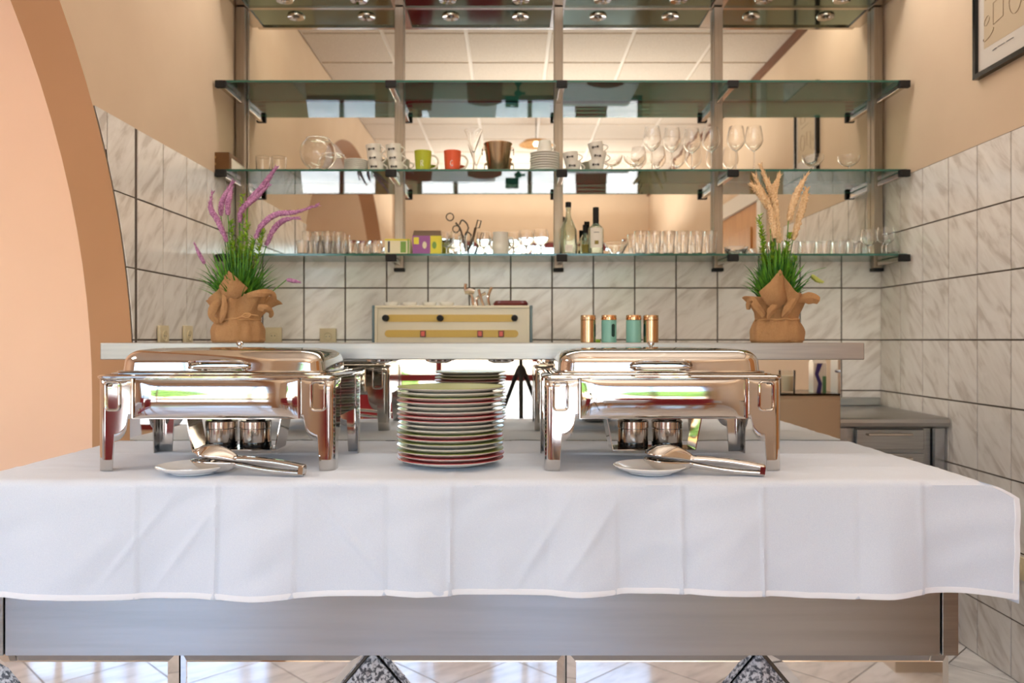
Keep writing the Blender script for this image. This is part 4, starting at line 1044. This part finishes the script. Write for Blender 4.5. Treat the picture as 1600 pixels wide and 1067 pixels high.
# flared cocktail glass
cg = empty('cocktail_glass', (px(740, 3.74), 3.74, ZS2+.0006), label='tall flared cocktail glass between the red mug and steel bucket', cat='glass')
build('bowl', MB().lathe([(0, .108), (.006, .108), (.043, .212), (.0418, .212), (.005, .113), (0, .112)], 28), 'glass', cg)
build('stem', MB().lathe([(.008, .004), (.004, .012), (.0035, .06), (.004, .1077)], 12), 'glass', cg)
build('foot', MB().lathe([(0, 0), (.034, 0), (.034, .0014), (.01, .0038), (0, .0038)], 28), 'glass', cg)
bk = empty('ice_bucket', (px(778, 3.72), 3.72, ZS2+.0006), label='brushed steel ice bucket with ring handles on the middle shelf', cat='bucket')
build('bucket_wall', MB().lathe([(0, 0), (.043, 0), (.0445, .002), (.063, .135), (.067, .140), (.067, .143), (.0635, .144), (.061, .136), (.042, .005), (0, .005)], 40), 'copper_tin', bk, 40)
for s in (-1, 1):
    l_ = build('lug', MB().box(s*.066-.006, s*.066+.006, -.006, .006, .112, .126, bev=.002), 'chrome_soft', bk)
    build('ring_handle', MB().tube([(s*.073, .013*math.cos(2*PI*k/20), .105+.013*math.sin(2*PI*k/20)) for k in range(20)], .0022, 6, closed=True), 'chrome_soft', l_)
copies(scr, 851, 3.70, ZS2, 8, .0092, 'cream saucer left of the centre upright, %s of the pile', 'saucers piled beside the ice bucket', 'saucer', 1.22)
o = used_copy(cup2, (px(851, 3.70), 3.70, ZS2+.0006+8*.0092*1.22+.0615), 0, 'printed cup standing upside down on the saucer pile', G3); o.rotation_euler = (PI, 0, 2.6+PI)
cupstack([895, 893], 3.70, ZS2, 2, ['bottom printed cup of the pair right of the centre upright', 'top printed cup of the pair right of the centre upright'], [2, -6], G3)
cupstack([932, 934, 933], 3.68, ZS2, 3, ['bottom printed cup of the tilted stack beside the dessert bowls', 'middle printed cup of the tilted stack beside the dessert bowls', 'top printed cup of the tilted stack beside the dessert bowls'], [0, 5, -9], G3)
cp = stemglass(.088, .050, .050, .030, .05, 'dessert_bowl', True)
for x, lb in ((956, 'clear footed dessert bowl half behind the printed cups'), (991, 'clear footed dessert bowl left of the wine glasses'), (1270, 'clear footed dessert bowl on the right of the middle shelf behind the plumes'), (1326, 'clear footed dessert bowl nearest the right upright')):
    put(cp, x, 3.72, ZS2, lb, 'footed dessert bowls on the middle shelf')
wg = stemglass(.212, .041, .112, .034, .031)
for k, (x, D) in enumerate(((1019, 3.68), (1050, 3.70), (1081, 3.72), (1111, 3.70), (1150, 3.68), (1178, 3.68))):
    put(wg, x, D, ZS2, 'tall clear wine glass on the middle shelf, %s from the left of six' % ordw[k], 'wine glasses on the middle shelf')
# --- lowest shelf
hb_ = tumbler(.125, .024, .030); st_ = tumbler(.068, .024, .030)
for k, (x, D) in enumerate(((482, 3.80), (497, 3.82), (513, 3.80), (530, 3.83), (548, 3.81), (566, 3.83), (584, 3.81))):
    put(hb_ if k < 4 else st_, x, D, ZS3, '%s back row glass at the left of the lowest shelf, %s from left' % ('tall' if k < 4 else 'low', ordw[k]), 'back row glasses at left of lowest shelf')
for k, x in enumerate((473, 492, 511, 530, 549, 568, 587)):
    put(st_, x, 3.69+.02*(k % 2), ZS3, 'low front row tumbler at the left of the lowest shelf, %s from left' % ordw[k], 'front row tumblers at left of lowest shelf')
def teabox(x, D, w_, h, d, label, kind):
    r = empty('tea_box', (px(x, D), D, ZS3+.0006), .03, label, 'box', 'tea boxes on the lowest shelf')
    build('carton', MB().box(-w_/2, w_/2, 0, d, 0, h), {'a': 'tea_cream', 'b': 'tea_yellow'}[kind], r, 0)
    def pt(n_, x0, x1, z0, z1, m_, y=-.0008): build(n_, MB().box(x0, x1, y, -.0001, z0, z1), m_, r, 0)
    if kind == 'a':
        pt('yellow_border', -w_/2, w_/2, h*.9, h, 'tea_yellow'); pt('yellow_border', -w_/2, w_/2, 0, h*.08, 'tea_yellow'); pt('dark_band', -w_*.38, -w_*.30, h*.15, h*.85, 'tea_dark')
        pt('green_panel', w_*.12, w_*.34, h*.15, h*.85, 'tea_green'); pt('green_bar', w_*.40, w_*.46, 0, h, 'tea_green')
    else:
        pt('purple_panel', -w_/2, w_*.12, 0, h, 'tea_purple'); pt('yellow_patch', -w_*.46, -w_*.28, h*.55, h*.92, 'tea_yellow', -.0012); 
        for q in range(2): 
            f = MB(); f.lathe([(0, 0), (.011, 0), (.011, .001), (0, .001)], 20); o = build('round_print', f, 'tea_cream' if q == 0 else 'tea_green', r, loc=(-w_*.08+q*w_*.34, -.0012, h*.5)); o.rotation_euler.x = R(90); o.scale = (.9, 1.5, 1)
        build('lid_flap', MB().add([(-w_/2, 0, h), (w_/2, 0, h), (w_/2-.004, .03, h+.028), (-w_/2+.004, .03, h+.028), (-w_/2, .003, h), (w_/2, .003, h), (w_/2-.004, .033, h+.028), (-w_/2+.004, .033, h+.028)], [(0, 1, 2, 3), (7, 6, 5, 4), (0, 4, 5, 1), (3, 2, 6, 7)]), 'box_flap', r, 0)
teabox(621, 3.66, .115, .073, .08, 'cream and green tea box with yellow edges on the lowest shelf', 'a')
teabox(667, 3.64, .130, .085, .08, 'open yellow and purple tea box with raised flap on the lowest shelf', 'b')
gb = stemglass(.118, .036, .075, .030, .031, 'goblet')
for k, (x, D) in enumerate(((698, 3.74), (709, 3.80), (756, 3.76), (775, 3.84), (822, 3.70), (845, 3.68), (803, 3.78))):
    put(gb, x, D, ZS3, ['short stemmed goblet just right of the purple tea box', 'goblet behind the left of the tool glass', 'goblet between the tool glass and the cream mug', 'goblet hidden behind the cream mug', 'goblet second from the centre upright', 'goblet nearest the centre upright', 'goblet just right of the cream mug'][k], 'goblets on the lowest shelf')
tg = empty('tool_glass', (px(729, 3.68), 3.68, ZS3+.0006), label='clear glass full of bar tools on the lowest shelf', cat='glass')
build('glass_wall', MB().lathe([(0, 0), (.030, 0), (.036, .09), (.0348, .09), (.029, .006), (0, .005)], 28), 'glass', tg)
def tool(name, pts, r, head, label):
    t = empty(name, (px(729, 3.68), 3.68, ZS3+.0065), label=label, cat='bar tool', group='bar tools in the glass')
    build('handle', MB().tube(spline(pts, 5), r, 6), 'dark_steel', t); 
    if head: build(head[0], head[1], head[2], t)
    return t
q = lambda x, y: ((x-729)*3.68/F, 0, (393-y)*3.68/F)
ring_ = MB().tube([(q(703, 335)[0]+.017*math.cos(2*PI*k/20), 0, q(703, 335)[2]+.017*math.sin(2*PI*k/20)) for k in range(20)], .003, 6, closed=True)
tool('bar_strainer', [(-.004, 0, .012), q(720, 356), q(712, 344)], .005, ('ring_head', ring_, 'dark_steel'), 'ring headed bar tool leaning left in the tool glass')
f = MB(); c_ = q(746, 346); f.tube([(c_[0]-.008, 0, c_[2]-.018), (c_[0]+.008, 0, c_[2]-.018), (c_[0]+.017, 0, c_[2]+.014), (c_[0]+.001, 0, c_[2]+.018)], .0035, 6, closed=True)
tool('bottle_opener', [(.004, .004, .012), q(738, 372), q(743, 352)], .006, ('opener_head', f, 'dark_steel'), 'bottle opener leaning right in the tool glass')
f = MB().tube(spline([q(718, 347), q(722, 340), q(729, 345), q(732, 352)], 5), .004, 6)
tool('corkscrew', [(0, .006, .012), q(727, 370), q(732, 352)], .004, ('hook', f, 'dark_steel'), 'hooked corkscrew standing in the middle of the tool glass')
cmug = empty('coffee_mug', (px(782, 3.70), 3.70, ZS3+.0006), 0, 'plain cream mug standing on the lowest shelf', 'mug')
build('mug_body', MB().lathe([(0, 0), (.032, 0), (.037, .01), (.038, .06), (.034, .095), (.0365, .108), (.035, .108), (.0325, .095), (.035, .06), (.03, .01), (0, .006)], 28), 'ceramic', cmug)
build('handle', MB().tube(spline([(.036, 0, .085), (.055, 0, .08), (.06, 0, .05), (.036, 0, .025)], 5), .0045, 8), 'ceramic', cmug)
def bottle(x, D, h, r, neck_r, sh, name, label, capc, labelspec, glassm='bottle_glass'):
    b = empty('spirit_bottle', (px(x, D), D, ZS3+.0006), 0, label, 'bottle', 'bottles on the lowest shelf')
    o = [(r*.9, 0), (r, .006)]+[(r+(neck_r-r)*(.5-.5*math.cos(PI*k/8)), sh[0]+(sh[1]-sh[0])*k/8) for k in range(9)]+[(neck_r, h-.03), (neck_r+.002, h-.028), (neck_r+.002, h-.02)]
    build('bottle_glass', MB().lathe([(0, .004)]+o+[(a-.002, z) for a, z in reversed(o[1:])]+[(0, .01)], 32), glassm, b, 50)
    build('cap', MB().lathe([(0, h-.0195), (capc[1], h-.0195), (capc[1], h+capc[2]-.001), (capc[1]-.001, h+capc[2]), (0, h+capc[2])], 20), capc[0], b, 40)
    for (n_, z0, z1, a0, a1, mm) in labelspec:
        build(n_, MB().grid(13, 2, lambda u, v: ((r+.0006)*math.cos(R(a0+(a1-a0)*u)), (r+.0006)*math.sin(R(a0+(a1-a0)*u)), z0+(z1-z0)*v)), mm, b, 60)
bottle(888, 3.66, .238, .040, .011, (.10, .19), 'a', 'clear long necked bottle right of the centre upright', ('black_plastic', .0135, .003), [('label', .012, .042, -115, -65, 'label_white')])
bottle(931, 3.66, .162, .035, .012, (.115, .15), 'b', 'frosted square shouldered bottle with tall black cap', ('black_plastic', .014, .055), [('label', .03, .12, -140, -40, 'label_white'), ('gold_seal', .045, .062, -105, -75, 'label_olive'), ('printed_line', .098, .101, -110, -70, 'cup_print')])
bottle(914, 3.78, .135, .024, .009, (.08, .12), 'c', 'small clear bottle with dark cap behind the frosted bottle', ('black_plastic', .011, .02), [('label', .02, .06, -130, -50, 'label_olive')])
gbw = build('glass_bowl', MB().lathe([(0, 0), (.024, 0), (.026, .003), (.055, .055), (.058, .058), (.0555, .059), (.052, .054), (.022, .006), (0, .005)], 32), 'glass', loc=(px(963, 3.70), 3.70, ZS3+.0006))
tag(gbw, 'clear cut glass bowl between the bottles and the tumblers', 'bowl')
tt = tumbler(.110, .021, .030)
for k, x in enumerate((1001, 1023, 1045, 1067, 1089, 1111)):
    put(tt, x, 3.68, ZS3, 'tall front row tumbler right of the glass bowl, %s from the left' % ordw[k], 'front row tumblers right of the glass bowl')
for k, x in enumerate((990, 1012, 1034, 1056, 1078, 1100)):
    put(tt, x, 3.79, ZS3, 'tall back row tumbler right of the glass bowl, %s from the left' % ordw[k], 'back row tumblers right of the glass bowl')
ds = build('glass_dish', MB().lathe([(0, 0), (.040, 0), (.052, .020), (.0555, .030), (.053, .030), (.049, .02), (.038, .005), (0, .004)], 32), 'glass')
for k, (x, D, dz) in enumerate(((1150, 3.72, 0), (1150, 3.72, .012), (1186, 3.76, 0))):
    o = ds if k == 0 else copy_tree(ds); o.location = (px(x, D), D, ZS3+.0006+dz); tag(o, ['lower clear glass dish left of the cream plumes on the lowest shelf', 'upper clear glass dish left of the cream plumes on the lowest shelf', 'clear glass dish behind the cream plumes on the lowest shelf'][k], 'dish', 'glass dishes on the lowest shelf')
lt = tumbler(.070, .028, .034)
for k, x in enumerate((1212, 1237, 1262, 1287, 1312, 1336)):
    put(lt, x, 3.74, ZS3, 'wide low glass right on the lowest shelf, %s from left' % ordw[k], 'wide low glasses at right of lowest shelf')
for k, (x, D, s_k) in enumerate(((1358, 3.68, 1.0), (1384, 3.66, 1.08))):
    put(gb, x, D, ZS3, ['goblet on the lowest shelf beside the right upright', 'goblet at the far right end of the lowest shelf'][k], 'goblets on the lowest shelf', 0, (s_k,)*3)
jug = empty('glass_carafe', (px(1398, 3.72), 3.745, ZS3+.0006), label='round clear carafe at the far right end of the lowest shelf', cat='carafe')
o_ = [(.030, 0), (.046, .02), (.048, .045), (.036, .07), (.022, .09), (.026, .115)]
build('carafe_wall', MB().lathe([(0, .002)]+o_+[(a-.0016, z) for a, z in reversed(o_[1:])]+[(0, .006)], 32), 'glass', jug, 60)

# ================================================================ ROOM BEHIND THE CAMERA
lamp = empty('ceiling_lamp', (.21, .8, ZC), label='round wicker ceiling lamp hanging low over the serving area', cat='lamp')
build('cable', MB().tube([(0, 0, 0), (0, 0, -.2)], .004, 6), 'black_plastic', lamp)
build('wicker_shade', MB().lathe([(.02, -.19), (.10, -.20), (.15, -.235), (.148, -.238), (.098, -.204), (.02, -.194)], 36, close=True), 'wicker', lamp, 50)
build('bulb', MB().lathe([(0, -.25), (.02, -.245), (.028, -.225), (.015, -.198), (0, -.196)], 16), 'lamp_bulb', lamp, 50)
def table(x, y, w_, d, label, cloth_label):
    t = empty('dining_table', (x, y, 0), 0, label, 'table', 'dining tables near the windows')
    build('table_top', MB().box(-w_/2, w_/2, -d/2, d/2, .715, .74, bev=.004), 'oak', t)
    for sx in (-1, 1):
        for sy in (-1, 1): build('leg', MB().box(sx*(w_/2-.06)-.022, sx*(w_/2-.06)+.022, sy*(d/2-.06)-.022, sy*(d/2-.06)+.022, 0, .7148), 'oak', t, 0)
    m_ = MB(); n = 22
    rings = []
    for (off, z) in ((-.02, .7425), (0.0, .7425), (.012, .735), (.018, .64), (.03, .52)):
        ring = rrect(w_+2*off, d+2*off, .03+max(off, 0), z, 0, 0, 6); ring = [(p[0]*(1+.01*math.sin(k*1.7)*(z < .7)), p[1]*(1+.01*math.cos(k*2.1)*(z < .7)), p[2]) for k, p in enumerate(ring)]; rings.append(ring)
    m_.loft(rings, cap0=True, cap1=False)
    c = build('tablecloth', m_, 'linen_white', None, 50, (x, y, .001)); tag(c, cloth_label, 'tablecloth', 'tablecloths by the windows')
table(.95, -1.35, .85, .85, 'square dining table by the windows on the right', 'white tablecloth on the dining table at the right')
table(-.62, -1.9, .8, .8, 'square dining table by the windows at the centre', 'white tablecloth on the dining table at the centre')
table(-3.0, .3, .9, .9, 'square dining table in the side room beyond the arch', 'white tablecloth on the side room table')
def chair():
    c = empty('dining_chair', (0, 0, 0), cat='chair')
    build('seat', MB().loft([rrect(.42, .42, .06, z) for z in (.42, .43, .46, .475)]), 'red_vinyl', c)
    build('backrest', MB().grid(15, 9, lambda u, v: ((u-.5)*.42*(1-.12*v), .19+.05*v-.03*(1-(2*u-1)**2), .50+.46*v*(1-.06*(2*u-1)**2))), 'red_vinyl', c)
    bk_ = c.children[-1]; s = bk_.modifiers.new('thick', 'SOLIDIFY'); s.thickness = .04
    for sx in (-1, 1):
        build('leg', MB().tube([(sx*.17, -.17, 0), (sx*.16, -.16, .42)], [.014, .018]), 'oak', c); build('leg', MB().tube([(sx*.18, .20, 0), (sx*.17, .17, .42), (sx*.17, .21, .62)], [.014, .018, .014]), 'oak', c)
    return c
ch = chair(); G4 = 'red dining chairs in the room'
for (x, y, rz, lb) in ((1.0, -2.15, PI, 'red chair with its back to the windows at the right table'), (.95, -.62, 0, 'red chair facing the windows at the right table'), (-.3, -1.25, 0, 'red chair on the near side of the centre table'), (-.95, -1.0, 2.6, 'red chair standing beside the arch'), (-2.15, .3, -PI/2, 'red chair at the side room table near the arch'), (-3.0, -.5, PI, 'red chair at the side room table near the windows')):
    used_copy(ch, (x, y, 0), rz, lb, G4)
# narrow side table with candle and carton, by the right wall, seen in the mirror
sd_ = empty('side_table', (1.60, .86, 0), 0, 'beige side cabinet with black top against the right wall', 'cabinet')
build('cabinet_body', MB().box(-.20, .17, -.16, .16, 0, H-.30), 'beige_panel', sd_, 0)
build('cabinet_top', MB().box(-.205, .172, -.165, .165, H-.2995, H-.288, bev=.002), 'black_gloss', sd_, 0)
build('door', MB().box(-.19, .16, .161, .172, .06, H-.32, bev=.003), 'beige_panel', sd_, 0)
zc = H-.2875
cn = empty('candle_glass', (1.52, .90, zc), label='cream candle in a clear glass on the beige side cabinet', cat='candle')
build('glass_wall', MB().lathe([(0, 0), (.042, 0), (.045, .12), (.0435, .12), (.0405, .004), (0, .004)], 28), 'thin_glass', cn)
build('wax', MB().lathe([(0, .0045), (.038, .0045), (.040, .09), (0, .088)], 24), 'candle_wax', cn)
mk = empty('milk_carton', (1.68, .92, zc), label='white and blue milk carton on the beige side cabinet', cat='carton')
build('carton_body', MB().box(-.035, .035, -.035, .035, 0, .16).poly([(-.035, -.035, .16), (-.035, .035, .16), (-.035, 0, .20)], (.07, 0, 0)), 'ceramic_white', mk, 0)
build('blue_wave', MB().poly([(-.02, .0355, .0), (.005, .0355, .0), (.012, .0355, .05), (-.008, .0355, .1), (.015, .0355, .16), (-.015, .0355, .16), (-.028, .0355, .1), (-.01, .0355, .05)], (0, .0005, 0)), 'carton_blue', mk, 0)
build('green_panel', MB().box(.014, .0345, .0351, .0357, .0, .09), 'carton_green', mk, 0)
# photographer's tripod and camera
tr = empty('tripod', (.06, -.075, 0), label='black camera tripod reflected in the counter mirror', cat='tripod')
build('column', MB().tube([(0, 0, .75), (0, 0, H-.085)], .014, 10), 'black_plastic', tr)
build('head', MB().box(-.03, .03, -.025, .025, H-.12, H-.075, bev=.004).tube([(-.04, 0, H-.10), (.07, 0, H-.10)], .012, 10), 'black_plastic', tr)
for a in (90, 210, 330):
    ca, sa = math.cos(R(a)), math.sin(R(a)); build('leg', MB().tube([(.02*ca, .02*sa, H-.20), (.22*ca, .22*sa, .55), (.36*ca, .36*sa, .012)], [.017, .014, .010], 10), 'black_plastic', tr)
build('collar', MB().lathe([(.0, H-.24), (.03, H-.24), (.034, H-.20), (.02, H-.17), (0, H-.17)], 14), 'black_plastic', tr)
cb_ = empty('photo_camera', (.0, -.10, H-.0745), label='black photo camera on the tripod', cat='camera')
build('camera_body', MB().box(-.065, .065, -.03, .03, 0, .10, bev=.008), 'black_plastic', cb_)
build('lens', MB().lathe([(0, 0), (.033, 0), (.036, .02), (.036, .045), (.03, .045), (.028, .042), (0, .042)], 28), 'black_gloss', cb_, loc=(0, .031, .0745)).rotation_euler.x = R(-90)
for o in [o for o in bpy.data.objects if '_used' in o.keys() or '_u' in o.keys()]:
    for k in ('_used', '_u'):
        if k in o.keys(): del o[k]
print('LEAVES', len([o for o in bpy.data.objects if o.type == 'MESH']), 'TRIS', sum(len(o.data.polygons) for o in bpy.data.objects if o.type == 'MESH'))
